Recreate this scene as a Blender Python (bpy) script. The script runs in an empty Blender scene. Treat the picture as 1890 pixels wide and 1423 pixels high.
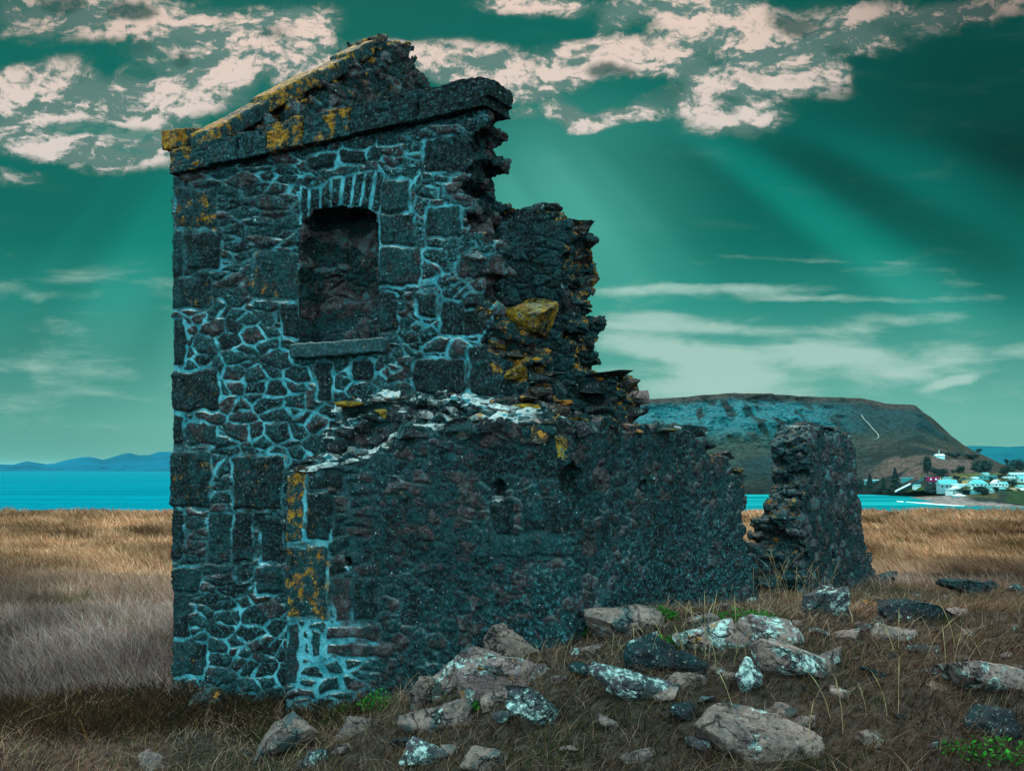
import bpy, bmesh, math, random
import numpy as np
from mathutils import Vector, noise as mnoise
random.seed(7); RNG = np.random.default_rng(7)
C = bpy.context.scene
COL = C.collection

# ------------------------------------------------------------------ camera, world, sun, exposure
EYE = 1.75
F = 1890.0; CX = 945.0; HY = 862.0
cam = bpy.data.cameras.new('camera'); camo = bpy.data.objects.new('camera', cam); COL.objects.link(camo)
cam.sensor_width = 36; cam.lens = 36; cam.sensor_fit = 'HORIZONTAL'
cam.shift_y = (HY - 711.5) / 1890.0
camo.location = (0, 0, EYE); camo.rotation_euler = (math.radians(90), 0, 0)
cam.clip_start = 0.1; cam.clip_end = 200000
C.camera = camo
C.view_settings.view_transform = 'Standard'; C.view_settings.look = 'None'
C.view_settings.exposure = 0.0; C.view_settings.gamma = 1.0
SUN_EL, SUN_AZ = math.radians(37), math.radians(-14)
sun = bpy.data.lights.new('sun', 'SUN'); suno = bpy.data.objects.new('sun', sun); COL.objects.link(suno)
sun.energy = 3.6; sun.angle = math.radians(11); sun.color = (1.0, 0.84, 0.72)
sdir = Vector((math.sin(SUN_AZ)*math.cos(SUN_EL), math.cos(SUN_AZ)*math.cos(SUN_EL), math.sin(SUN_EL)))
suno.rotation_euler = sdir.to_track_quat('Z', 'Y').to_euler()
suno.location = (0, 0, 30)

def lin(r, g, b):
    f = lambda c: (c/255.0/12.92) if c/255.0 <= 0.04045 else ((c/255.0+0.055)/1.055)**2.4
    return (f(r), f(g), f(b), 1.0)

class NT:
    """tiny node helper"""
    def __init__(s, nt): s.t = nt; nt.nodes.clear()
    def n(s, typ, **kw):
        nd = s.t.nodes.new(typ)
        ins = kw.pop('ins', {})
        for k, v in kw.items(): setattr(nd, k, v)
        for k, v in ins.items(): s.put(nd, k, v)
        return nd
    def put(s, nd, k, v):
        sock = nd.inputs[k]
        if isinstance(v, bpy.types.NodeSocket): s.t.links.new(v, sock)
        elif isinstance(v, bpy.types.Node): s.t.links.new(v.outputs[0], sock)
        else: sock.default_value = v
    def m(s, op, a, b=0.0, c=None, clamp=False):
        nd = s.n('ShaderNodeMath', operation=op, use_clamp=clamp)
        s.put(nd, 0, a); s.put(nd, 1, b)
        if c is not None: s.put(nd, 2, c)
        return nd.outputs[0]
    def mix(s, f, a, b, blend='MIX'):
        nd = s.n('ShaderNodeMix', data_type='RGBA', blend_type=blend)
        s.put(nd, 0, f); s.put(nd, 6, a); s.put(nd, 7, b)
        return nd.outputs[2]
    def smooth(s, x, a, b, lo=0.0, hi=1.0):
        nd = s.n('ShaderNodeMapRange', interpolation_type='SMOOTHSTEP')
        s.put(nd, 0, x); s.put(nd, 1, a); s.put(nd, 2, b); s.put(nd, 3, lo); s.put(nd, 4, hi)
        return nd.outputs[0]
    def noise(s, vec, scale, detail=4, rough=0.55, dist=0.0, out=0):
        nd = s.n('ShaderNodeTexNoise', ins={'Scale': scale, 'Detail': detail, 'Roughness': rough, 'Distortion': dist})
        if vec is not None: s.put(nd, 'Vector', vec)
        return nd.outputs[out]
    def mapping(s, vec, loc=(0,0,0), rot=(0,0,0), scale=(1,1,1), typ='POINT'):
        nd = s.n('ShaderNodeMapping', vector_type=typ)
        s.put(nd, 0, vec); s.put(nd, 1, loc) ; s.put(nd, 2, rot); s.put(nd, 3, scale)
        return nd.outputs[0]
    def vm(s, op, a, b=(0,0,0), out=0):
        nd = s.n('ShaderNodeVectorMath', operation=op); s.put(nd, 0, a); s.put(nd, 1, b)
        return nd.outputs[out]
    def ramp(s, f, stops):
        nd = s.n('ShaderNodeValToRGB'); s.put(nd, 0, f)
        el = nd.color_ramp.elements
        while len(el) < len(stops): el.new(0.5)
        for e, (p, c) in zip(el, stops): e.position = p; e.color = c
        return nd.outputs[0]

REAR = 2.6
def build_world():
    w = bpy.data.worlds.new('World'); C.world = w; w.use_nodes = True
    T = NT(w.node_tree)
    tc = T.n('ShaderNodeTexCoord'); d = tc.outputs['Generated']
    sp = T.n('ShaderNodeSeparateXYZ', ins={0: d})
    dx, dy, dz = sp.outputs
    yy = T.m('MAXIMUM', dy, 0.2)
    U = T.m('ADD', T.m('MULTIPLY', T.m('DIVIDE', dx, yy), 1.89), 0.945)
    V = T.m('SUBTRACT', 0.862, T.m('MULTIPLY', T.m('DIVIDE', dz, yy), 1.89))
    P = T.n('ShaderNodeCombineXYZ', ins={0: U, 1: V, 2: 0.0}).outputs[0]
    # gentle domain warp so the cloud masses get torn outlines
    wn = T.noise(P, 5.0, 5, 0.6, out=1)
    off = T.vm('MULTIPLY', T.vm('SUBTRACT', wn, (0.5, 0.5, 0.5)), (0.13, 0.075, 0.0))
    PW = T.vm('ADD', P, off)
    def blobs(lst, vec):
        acc = None
        for (cx, cy, rx, ry, rot, wt) in lst:
            v = T.mapping(vec, (cx/1000, cy/1000, 0), (0, 0, math.radians(rot)), (rx/1000, ry/1000, 1), 'TEXTURE')
            l = T.vm('LENGTH', v, out=1)
            b = T.smooth(l, 1.4, 0.15, 0.0, wt)
            acc = b if acc is None else T.m('ADD', acc, b)
        return acc
    bright = [(120,25,190,55,0,1),(330,45,160,50,5,1),(520,45,90,30,0,.8),(480,95,120,55,-10,1.1),(310,110,90,35,10,.6),
              (160,175,230,50,2,1.1),(360,175,140,40,-5,.9),(60,245,130,50,8,1),(230,255,200,50,4,1),(50,150,110,30,-15,.6),(130,292,80,26,10,.8),
              (590,50,45,40,0,.5),(560,120,90,50,0,.7),(20,330,70,16,0,.4),
              (780,115,110,30,10,1),(880,118,120,42,8,1.1),(960,150,110,42,0,1),(1060,125,120,45,-12,1.1),(1180,112,110,38,10,1),
              (1010,8,130,24,5,1),(1150,28,50,30,-25,.6),(1290,55,100,60,-25,1.05),(1240,10,80,35,0,.8),(1400,60,120,55,20,1.1),(1330,160,130,35,18,.7),
              (1055,212,50,24,20,.9),(1125,222,80,18,-8,.9),(1210,200,70,26,-8,.5),(1350,222,90,38,0,1.1),(1430,140,120,40,10,1.1),(1500,120,60,30,10,.8),
              (1560,60,130,42,5,1.1),(1700,30,150,34,-3,1),(1830,12,120,22,-5,.8),(1290,190,60,30,0,.7),(950,210,60,12,0,.35)]
    dark = [(110,4,60,26,0,1),(245,20,70,24,0,.9),(185,238,95,20,4,1.1),(225,274,60,10,2,.6),(340,105,22,22,0,.8),(185,95,120,20,-4,.9),
            (500,70,50,22,0,.35),(1480,45,75,28,10,.8),(1690,55,80,26,5,.8),(1235,182,42,28,0,.75),(1135,135,50,22,0,.8),(1345,195,42,22,20,.5),
            (1420,150,60,18,5,.35),(1190,170,70,14,-5,.4)]
    low = [(1300,535,270,12,-1,.6),(1560,552,200,9,1,.45),(1215,595,150,20,3,.75),(1480,608,220,11,1,.5),(1240,648,190,36,12,1),(1480,645,210,30,-2,.85),(1640,674,180,30,4,.8),
           (1330,715,300,40,0,.75),(1765,705,60,10,-14,.9),(1830,650,110,22,0,.55),(1480,480,240,5,2,.35),(1720,590,160,12,-2,.4),(150,530,240,30,0,.3),(150,700,260,90,0,.25)]
    def fbm(vec, sc): return T.noise(T.mapping(vec, scale=(1.0, 1.7, 1.0)), sc, 10, 0.66, 0.25)
    nz = fbm(PW, 6.0)
    nz2 = fbm(T.vm('ADD', PW, (0.020, 0.028, 0.0)), 6.0)
    big = T.m('MULTIPLY', T.m('SUBTRACT', nz, 0.47), 2.3)
    bb = blobs(bright, PW)
    db = T.m('ADD', bb, T.m('MULTIPLY', big, T.smooth(bb, 0.0, 0.30, 0.02, 1.0)))
    alpha = T.smooth(T.m('ADD', db, T.m('MULTIPLY', T.m('MULTIPLY', T.m('SUBTRACT', T.noise(PW, 26.0, 7, 0.7), 0.5), 0.9), T.smooth(bb, 0.0, 0.3))), 0.0, 1.0)
    dd = T.m('ADD', blobs(dark, PW), T.m('MULTIPLY', T.m('SUBTRACT', T.noise(P, 13.0, 6, 0.6), 0.5), 1.6))
    dk = T.smooth(dd, 0.12, 0.8)
    relief = T.m('MULTIPLY', T.m('SUBTRACT', nz, nz2), 6.5)
    thick = T.smooth(db, 0.1, 1.9)
    # sky base
    vr = T.ramp(V, [(0.0, lin(4,98,88)), (0.30, lin(0,108,97)), (0.45, lin(4,122,108)), (0.56, lin(40,144,130)), (0.68, lin(86,164,150)), (0.78, lin(108,178,162)), (0.862, lin(104,166,152)), (1.0, lin(100,150,140))])
    lt = blobs([(1040,400,260,230,0,.75),(560,640,500,160,0,.2)], P)
    base = T.mix(T.m('MULTIPLY', lt, 0.7, clamp=True), vr, lin(84,176,160))
    # sun shafts: 1-D noise over the angle about the hidden sun
    ax = T.m('SUBTRACT', U, 0.64); ay = T.m('ADD', V, 0.23)
    ang = T.m('ARCTAN2', ay, ax)
    av = T.n('ShaderNodeCombineXYZ', ins={0: T.m('MULTIPLY', ang, 6.5), 1: 3.3, 2: 0.0}).outputs[0]
    ray = T.smooth(T.noise(av, 1.15, 1, 0.4), 0.36, 0.64, -0.1, 1.4)
    rmask = T.m('MULTIPLY', blobs([(1450,360,560,240,8,1)], P), T.smooth(V, 0.2, 0.3))
    rmask = T.m('ADD', rmask, T.m('MULTIPLY', blobs([(200,480,250,220,0,1)], P), 0.45))
    darkr = blobs([(1900,190,540,320,10,1),(60,400,300,130,0,.35),(40,690,330,190,0,.42),(230,600,260,120,0,.2),(1890,480,160,250,0,.3)], P)
    edge = T.smooth(ang, 0.80, 0.90, 0.0, 1.0)
    edge2 = T.m('MULTIPLY', T.m('SUBTRACT', 1.0, edge), T.m('MULTIPLY', rmask, 0.24))
    fac = T.m('ADD', T.m('MULTIPLY', T.m('MULTIPLY', ray, rmask), 0.42), T.m('SUBTRACT', T.m('SUBTRACT', 1.0, T.m('MULTIPLY', darkr, 0.62, clamp=True)), edge2))
    fac = T.m('MAXIMUM', fac, 0.12)
    fcol = T.n('ShaderNodeCombineXYZ', ins={0: T.m('POWER', fac, 1.9), 1: fac, 2: fac}).outputs[0]
    base = T.mix(1.0, base, fcol, 'MULTIPLY')
    # low stratus
    dl = T.m('ADD', blobs(low, T.vm('ADD', P, T.vm('MULTIPLY', off, (0.8, 0.5, 0)))), T.m('MULTIPLY', T.m('SUBTRACT', T.noise(T.mapping(P, scale=(1.0, 4.2, 1)), 5.5, 7, 0.6, 0.3), 0.5), 1.9))
    la = T.m('MULTIPLY', T.smooth(dl, 0.05, 0.95, 0.0, 0.85), T.smooth(V, 0.44, 0.53, 0.10, 1.0))
    c = T.mix(la, base, lin(170,205,194))
    hl = T.m('MULTIPLY', la, T.smooth(T.noise(T.mapping(P, scale=(1, 5, 1)), 7.0, 4, 0.5), 0.55, 0.75, 0.0, 0.22))
    c = T.mix(hl, c, lin(214,214,206))
    # cumulus
    hi = T.mix(T.smooth(V, 0.02, 0.3), lin(232,208,194), lin(222,210,202))
    lo_ = lin(96,130,122)
    relief = T.m('ADD', relief, T.m('MULTIPLY', T.m('SUBTRACT', T.noise(T.mapping(PW, scale=(1, 1.5, 1)), 17.0, 7, 0.65), T.noise(T.mapping(T.vm('ADD', PW, (0.006, 0.009, 0)), scale=(1, 1.5, 1)), 17.0, 7, 0.65)), 4.2))
    sh = T.m('ADD', T.m('ADD', 0.06, T.m('MULTIPLY', relief, 1.35)), T.m('MULTIPLY', thick, 0.66), clamp=True)
    cc = T.mix(sh, lo_, hi)
    vig = T.m('SUBTRACT', 1.0, T.m('MULTIPLY', blobs([(1990,0,520,260,0,1),(0,0,330,140,0,.35)], P), 0.62, clamp=True))
    cc = T.mix(1.0, cc, T.n('ShaderNodeCombineXYZ', ins={0: vig, 1: vig, 2: vig}).outputs[0], 'MULTIPLY')
    c = T.mix(T.m('MULTIPLY', alpha, 0.96), c, cc)
    dcol = T.mix(T.smooth(V, 0.1, 0.3), lin(34,84,78), lin(52,128,116))
    c = T.mix(T.m('MULTIPLY', T.m('MULTIPLY', dk, alpha), 0.88), c, dcol)
    # unseen broken cloud behind and above the camera, made bright to light the walls
    rn = T.noise(d, 3.0, 6, 0.6)
    rear = T.mix(T.smooth(rn, 0.38, 0.62), (0.10*REAR, 0.46*REAR, 0.47*REAR, 1), (0.62*REAR, 0.82*REAR, 0.84*REAR, 1))
    dirf = T.smooth(T.vm('DOT_PRODUCT', d, (-0.10, -0.72, 0.69), out=1), -0.1, 1.0, 0.2, 2.0)  # rear brightness weighted by direction, shaped for relief on the walls
    rear = T.mix(1.0, rear, T.n('ShaderNodeCombineXYZ', ins={0: dirf, 1: dirf, 2: dirf}).outputs[0], 'MULTIPLY')
    f = T.smooth(dy, 0.62, 0.30)
    c = T.mix(f, c, rear)
    gnd = T.smooth(dz, -0.02, -0.12)
    c = T.mix(gnd, c, (0.03, 0.04, 0.04, 1))
    bg = T.n('ShaderNodeBackground', ins={'Color': c, 'Strength': 1.0})
    sk = T.n('ShaderNodeTexSky', sky_type='NISHITA'); sk.sun_disc = False
    sk.sun_elevation = SUN_EL; sk.sun_rotation = SUN_AZ
    bg2 = T.n('ShaderNodeBackground', ins={'Color': sk.outputs[0], 'Strength': 0.0006})
    ad = T.n('ShaderNodeAddShader', ins={0: bg.outputs[0], 1: bg2.outputs[0]})
    out = T.n('ShaderNodeOutputWorld'); T.t.links.new(ad.outputs[0], out.inputs[0])
    w.cycles.sampling_method = 'MANUAL'; w.cycles.sample_map_resolution = 512
build_world()

# ------------------------------------------------------------------ numpy noise
def _h(ix, iy, iz, seed):
    n = (ix.astype(np.int64)*73856093) ^ (iy.astype(np.int64)*19349663) ^ (iz.astype(np.int64)*83492791) ^ (seed*2654435761 & 0x7fffffff)
    n = (n ^ (n >> 13)) * 1274126177 & 0xffffffff
    n = (n ^ (n >> 16)) * 2246822519 & 0xffffffff
    return (n ^ (n >> 15)) & 0xffffffff
def hash01(ix, iy, iz, seed): return _h(ix, iy, iz, seed).astype(np.float64)/4294967295.0
def vnoise(p, seed=0):
    i = np.floor(p).astype(np.int64); f = p - i; f = f*f*(3-2*f)
    r = 0
    for dx in (0, 1):
        wx = f[:, 0] if dx else 1-f[:, 0]
        for dy in (0, 1):
            wy = f[:, 1] if dy else 1-f[:, 1]
            for dz in (0, 1):
                wz = f[:, 2] if dz else 1-f[:, 2]
                r = r + wx*wy*wz*hash01(i[:, 0]+dx, i[:, 1]+dy, i[:, 2]+dz, seed)
    return r*2-1
def fbm(p, scale, octv=4, seed=0, gain=0.5):
    a, s, t = 1.0, 0, 0
    q = p*scale
    for k in range(octv):
        s = s + a*vnoise(q + k*17.3, seed+k); t += a; a *= gain; q = q*2.03
    return s/t
def ridge(p, scale, octv=4, seed=0):
    a, s, t = 1.0, 0, 0; q = p*scale
    for k in range(octv):
        s = s + a*(1-np.abs(vnoise(q + k*11.1, seed+k))*2); t += a; a *= 0.5; q = q*2.1
    return s/t
def worley(p, size, seed=0, jit=0.9, wt=0.0):
    """returns F1-edge distance (in world units approx), cell hash, seed position"""
    size = np.asarray(size, float); dim = p.shape[1]
    outE = np.empty(len(p)); outI = np.empty(len(p)); outS = np.empty((len(p), 3))
    CH = 400000
    for a in range(0, len(p), CH):
        q = np.zeros((len(p[a:a+CH]), 3)); q[:, :dim] = p[a:a+CH]/size[:dim]
        i = np.floor(q).astype(np.int64)
        b1 = np.full(len(q), 1e9); b2 = np.full(len(q), 1e9)
        s1 = np.zeros((len(q), 3)); s2 = np.zeros((len(q), 3)); h1 = np.zeros(len(q))
        for dx in (-1, 0, 1):
            for dy in (-1, 0, 1):
                for dz in ((-1, 0, 1) if dim == 3 else (0,)):
                    c = i + np.array([dx, dy, dz])
                    if dim == 2: c[:, 2] = 0
                    hx = hash01(c[:, 0], c[:, 1], c[:, 2], seed); hy = hash01(c[:, 0], c[:, 1], c[:, 2], seed+5); 
                    sp = np.stack([c[:, 0]+.5+(hx-.5)*jit, c[:, 1]+.5+(hy-.5)*jit, np.zeros(len(q))], 1)
                    if dim == 3: sp[:, 2] = c[:, 2]+.5+(hash01(c[:, 0], c[:, 1], c[:, 2], seed+9)-.5)*jit
                    dd = ((q-sp)**2).sum(1)
                    if wt: dd = dd - wt*hx*hy*2
                    m1 = dd < b1
                    m2 = (~m1) & (dd < b2)
                    b2 = np.where(m1, b1, np.where(m2, dd, b2)); s2 = np.where(m1[:, None], s1, np.where(m2[:, None], sp, s2))
                    b1 = np.where(m1, dd, b1); s1 = np.where(m1[:, None], sp, s1)
                    h1 = np.where(m1, hash01(c[:, 0], c[:, 1], c[:, 2], seed+21), h1)
        den = np.sqrt(((s2-s1)**2).sum(1))+1e-6
        outE[a:a+CH] = (b2-b1)/(2*den)*size[:dim].min()
        outI[a:a+CH] = h1; outS[a:a+CH] = s1*np.append(size[:dim], [1]*(3-dim))
    return outE, outI, outS
def sstep(x, a, b):
    t = np.clip((x-a)/(b-a), 0, 1); return t*t*(3-2*t)
def poly_sd(px, py, poly):
    """signed distance, positive inside"""
    poly = np.asarray(poly, float); n = len(poly)
    d = np.full(px.shape, 1e18); ins = np.zeros(px.shape, bool)
    for k in range(n):
        ax, ay = poly[k]; bx, by = poly[(k+1) % n]
        ex, ey = bx-ax, by-ay; wx, wy = px-ax, py-ay
        t = np.clip((wx*ex+wy*ey)/(ex*ex+ey*ey+1e-12), 0, 1)
        d = np.minimum(d, (wx-ex*t)**2+(wy-ey*t)**2)
        c = ((ay > py) != (by > py)) & (px < (bx-ax)*(py-ay)/(by-ay+1e-12)+ax)
        ins ^= c
    return np.where(ins, 1, -1)*np.sqrt(d)

# ------------------------------------------------------------------ object helpers
def mesh_obj(name, V, Q, mat, parent=None, attr=None, smooth=True, tris=None):
    me = bpy.data.meshes.new(name)
    V = np.asarray(V, np.float32)
    if parent is not None: V = V - np.array(root_loc(parent), np.float32)
    loops = []; sizes = []
    if Q is not None and len(Q): loops.append(np.asarray(Q).ravel()); sizes.append(np.full(len(Q), 4))
    if tris is not None and len(tris): loops.append(np.asarray(tris).ravel()); sizes.append(np.full(len(tris), 3))
    L = np.concatenate(loops).astype(np.int32); S = np.concatenate(sizes).astype(np.int32)
    me.vertices.add(len(V)); me.vertices.foreach_set('co', V.ravel())
    me.loops.add(len(L)); me.loops.foreach_set('vertex_index', L)
    me.polygons.add(len(S)); st = np.concatenate([[0], np.cumsum(S)[:-1]]).astype(np.int32)
    me.polygons.foreach_set('loop_start', st); me.polygons.foreach_set('loop_total', S)
    me.update(calc_edges=True)
    me.polygons.foreach_set('use_smooth', np.full(len(S), smooth))
    if attr is not None:
        for k, a in attr.items():
            at = me.color_attributes.new(k, 'FLOAT_COLOR', 'POINT'); at.data.foreach_set('color', np.asarray(a, np.float32).ravel())
    if mat is not None: me.materials.append(mat)
    o = bpy.data.objects.new(name, me); COL.objects.link(o)
    if parent is not None: o.parent = parent
    return o
def root_loc(p):
    l = Vector((0, 0, 0))
    while p is not None: l = l + p.location; p = p.parent
    return l
def tag(o, label=None, cat=None, group=None, kind=None):
    if label: o['label'] = label
    if cat: o['category'] = cat
    if group: o['group'] = group
    if kind: o['kind'] = kind
    return o
def empty(name, loc, label, cat, group=None):
    o = bpy.data.objects.new(name, None); COL.objects.link(o); o.location = loc; o.empty_display_size = 0.2
    return tag(o, label, cat, group)

# ------------------------------------------------------------------ materials
def new_mat(name):
    m = bpy.data.materials.new(name); m.use_nodes = True
    return m, NT(m.node_tree)
def finish(T, col, rough=0.85, bump=None, bstr=0.5, bdist=0.01, spec=0.3):
    b = T.n('ShaderNodeBsdfPrincipled', ins={'Base Color': col, 'Roughness': rough, 'Specular IOR Level': spec})
    if bump is not None:
        bn = T.n('ShaderNodeBump', ins={'Height': bump, 'Strength': bstr, 'Distance': bdist})
        T.t.links.new(bn.outputs[0], b.inputs['Normal'])
    o = T.n('ShaderNodeOutputMaterial'); T.t.links.new(b.outputs[0], o.inputs[0])
    return b
def wall_material(name, brown=0.35, speck=1.0):
    m, T = new_mat(name)
    g = T.n('ShaderNodeNewGeometry'); P = g.outputs['Position']
    at = T.n('ShaderNodeAttribute', attribute_name='A'); sp = T.n('ShaderNodeSeparateColor', ins={0: at.outputs['Color']})
    mort, tint, lich = sp.outputs; teal = at.outputs['Alpha']
    n1 = T.noise(P, 9.0, 5, 0.6); n2 = T.noise(P, 42.0, 6, 0.7); n3 = T.noise(P, 2.2, 4, 0.6)
    k = T.m('ADD', T.m('MULTIPLY', tint, 0.8), T.m('MULTIPLY', T.m('SUBTRACT', n1, 0.5), 1.1))
    k = T.m('ADD', k, T.m('SUBTRACT', T.m('MULTIPLY', T.m('SUBTRACT', n3, 0.5), 0.8), 0.08), clamp=True)
    c1 = T.ramp(k, [(0.0, (.002,.007,.008,1)), (0.20, (.004,.032,.036,1)), (0.34, (.008,.015,.017,1)), (0.48, (.030,.017,.018,1)), (0.62, (.070,.054,.060,1)), (0.78, (.026,.095,.103,1)), (1.0, (.070,.155,.16,1))])
    # weathered bright grains
    gr = T.smooth(n2, 0.51, 0.66)
    c2 = T.mix(T.m('MULTIPLY', gr, T.m('ADD', 0.08, T.m('MULTIPLY', teal, 0.8), clamp=True)), c1, (.07,.27,.31,1))
    gr2 = T.smooth(T.noise(T.vm('ADD', P, (3.1, 7.7, 1.3)), 55.0, 5, 0.75), 0.54, 0.68)
    c2 = T.mix(T.m('MULTIPLY', gr2, 0.5), c2, (.20,.165,.185,1))
    # mortar
    mc = T.mix(T.smooth(n1, 0.35, 0.65), (.018,.19,.24,1), (.12,.40,.48,1))
    mc = T.mix(T.smooth(n2, 0.5, 0.62, 0.0, 0.45), mc, (.05,.10,.12,1))
    mc = T.mix(T.smooth(mort, 0.25, 0.75), (.06,.165,.19,1), mc)
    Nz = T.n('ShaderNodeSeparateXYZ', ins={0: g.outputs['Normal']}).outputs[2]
    mc = T.mix(T.smooth(Nz, 0.25, 0.6), mc, (.62,.58,.56,1))  # upward faces whitened: light from above put into the mortar colour
    mf = T.m('MULTIPLY', mort, T.smooth(n2, 0.25, 0.45, 0.55, 1.0), clamp=True)
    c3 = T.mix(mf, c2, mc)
    # lichen: white spots and ochre crust
    vo = T.n('ShaderNodeTexVoronoi', ins={'Scale': 26.0, 'Vector': P}); 
    sc = T.n('ShaderNodeSeparateColor', ins={0: vo.outputs['Color']})
    clus = T.smooth(T.noise(P, 4.0, 3, 0.6), 0.48, 0.62)
    sp1 = T.m('MULTIPLY', T.m('MULTIPLY', T.smooth(vo.outputs['Distance'], 0.24, 0.14), clus), T.m('GREATER_THAN', sc.outputs[0], 0.96))
    vo2 = T.n('ShaderNodeTexVoronoi', ins={'Scale': 80.0, 'Vector': P}); sc2 = T.n('ShaderNodeSeparateColor', ins={0: vo2.outputs['Color']})
    sp2 = T.m('MULTIPLY', T.m('MULTIPLY', T.smooth(vo2.outputs['Distance'], 0.34, 0.2), T.m('ADD', clus, 0.15)), T.m('GREATER_THAN', sc2.outputs[0], 0.97))
    c4 = T.mix(T.m('MULTIPLY', T.m('MAXIMUM', sp1, sp2), 0.7*speck), c3, (.50,.66,.64,1))
    ln = T.m('ADD', T.noise(P, 13.0, 6, 0.68), T.m('MULTIPLY', lich, 0.42))
    lf = T.m('MULTIPLY', T.smooth(ln, 0.72, 0.84), T.smooth(T.noise(P, 30.0, 5, 0.7), 0.36, 0.50))
    lc = T.mix(T.smooth(n2, 0.4, 0.6), (.16,.06,.006,1), (.46,.20,.010,1))
    lc = T.mix(T.smooth(n1, 0.5, 0.6), lc, (.36,.12,.008,1))
    c5 = T.mix(T.m('MULTIPLY', lf, 0.92), c4, lc)
    h = T.m('ADD', T.m('MULTIPLY', n2, 0.7), T.m('MULTIPLY', n1, 0.6))
    finish(T, c5, T.m('SUBTRACT', 0.95, T.m('MULTIPLY', n2, 0.3)), h, 1.0, 0.035, 0.12)
    return m
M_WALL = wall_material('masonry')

def rock_material(name, base, base2, lic, ochre=0.0, pale=0.5):
    m, T = new_mat(name)
    tc = T.n('ShaderNodeTexCoord'); oi = T.n('ShaderNodeObjectInfo')
    P = T.vm('ADD', tc.outputs['Object'], T.vm('MULTIPLY', T.n('ShaderNodeCombineXYZ', ins={0: oi.outputs['Random'], 1: oi.outputs['Random'], 2: 0.3}).outputs[0], (37, 91, 11)))
    n1 = T.noise(P, 7.0, 6, 0.65); n2 = T.noise(P, 38.0, 6, 0.7); n3 = T.noise(T.vm('ADD', P, (5, 5, 5)), 4.5, 5, 0.6)
    c = T.mix(T.smooth(n1, 0.35, 0.65), base, base2)
    c = T.mix(T.smooth(n2, 0.50, 0.64, 0.0, 0.8), c, (.015,.015,.018,1))
    c = T.mix(T.smooth(T.noise(T.vm('ADD', P, (4,4,1)), 60.0, 4, 0.7), 0.56, 0.68, 0.0, 0.6), c, (.42,.33,.33,1))
    c = T.mix(T.smooth(n3, 0.56, 0.62, 0.0, 0.75), c, (.035,.085,.09,1))
    l = T.m('ADD', T.noise(T.vm('ADD', P, (9, 2, 4)), 9.0, 6, 0.72), T.m('MULTIPLY', T.noise(P, 2.6, 2), 0.35))
    c = T.mix(T.smooth(l, 0.80-0.16*pale, 0.84-0.16*pale, 0.0, 0.9), c, T.mix(T.smooth(n2, .42, .56), lic, (.10,.16,.16,1)))
    o = T.noise(T.vm('ADD', P, (1, 8, 3)), 8.0, 6, 0.7)
    c = T.mix(T.smooth(o, 0.78-0.24*ochre, 0.81-0.24*ochre, 0.0, 0.9), c, (.50,.19,.03,1))
    vo = T.n('ShaderNodeTexVoronoi', ins={'Scale': 17.0, 'Vector': P}); pit = T.smooth(vo.outputs['Distance'], 0.22, 0.12)
    sc = T.n('ShaderNodeSeparateColor', ins={0: vo.outputs['Color']}); pit = T.m('MULTIPLY', pit, T.m('GREATER_THAN', sc.outputs[0], 0.6))
    c = T.mix(T.m('MULTIPLY', pit, 0.3), c, (.02,.02,.025,1))
    v3 = T.n('ShaderNodeTexVoronoi', feature='DISTANCE_TO_EDGE', ins={'Scale': 4.5, 'Vector': T.vm('ADD', P, T.vm('MULTIPLY', T.noise(P, 6.0, 4, .6, out=1), (.35, .35, .35)))})
    crk = T.m('MULTIPLY', T.smooth(v3.outputs['Distance'], 0.05, 0.0), T.smooth(n3, .4, .6))
    c = T.mix(T.m('MULTIPLY', crk, 0.85), c, (.010,.010,.012,1))
    h = T.m('SUBTRACT', T.m('ADD', n2, T.m('MULTIPLY', n1, 0.8)), T.m('ADD', T.m('MULTIPLY', pit, 0.8), T.m('MULTIPLY', crk, 1.5)))
    finish(T, c, 0.92, h, 1.0, 0.035, 0.1)
    return m
LIC = (.62,.72,.68,1)
M_PINK = rock_material('pink_grey_rock', (.33,.205,.175,1), (.14,.095,.09,1), LIC, 0.0, 0.0)
M_PINKL = rock_material('lichened_pink_rock', (.33,.205,.18,1), (.15,.10,.10,1), LIC, 0.0, 0.55)
M_OCHR = rock_material('orange_lichened_rock', (.38,.23,.21,1), (.22,.14,.14,1), LIC, 0.8, 0.5)
M_DARK = rock_material('dark_teal_rock', (.010,.040,.044,1), (.028,.024,.03,1), LIC, 0.0, 0.1)
M_DARKO = rock_material('dark_ochre_rock', (.02,.025,.024,1), (.05,.03,.018,1), LIC, 0.75, 0.0)
M_GREYL = rock_material('grey_white_lichened_rock', (.05,.065,.07,1), (.09,.07,.08,1), LIC, 0.0, 0.75)
M_PALE = rock_material('bleached_stone', (.42,.38,.37,1), (.05,.10,.11,1), LIC, 0.45, 0.3)
M_YEL = rock_material('yellow_crusted_rock', (.36,.19,.008,1), (.02,.018,.015,1), (.45,.27,.015,1), 0.3, 0.3)

M_LIME = rock_material('lime_mortar_crust', (.66,.62,.60,1), (.40,.44,.46,1), (.72,.70,.68,1), 0.35, 0.5)
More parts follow.
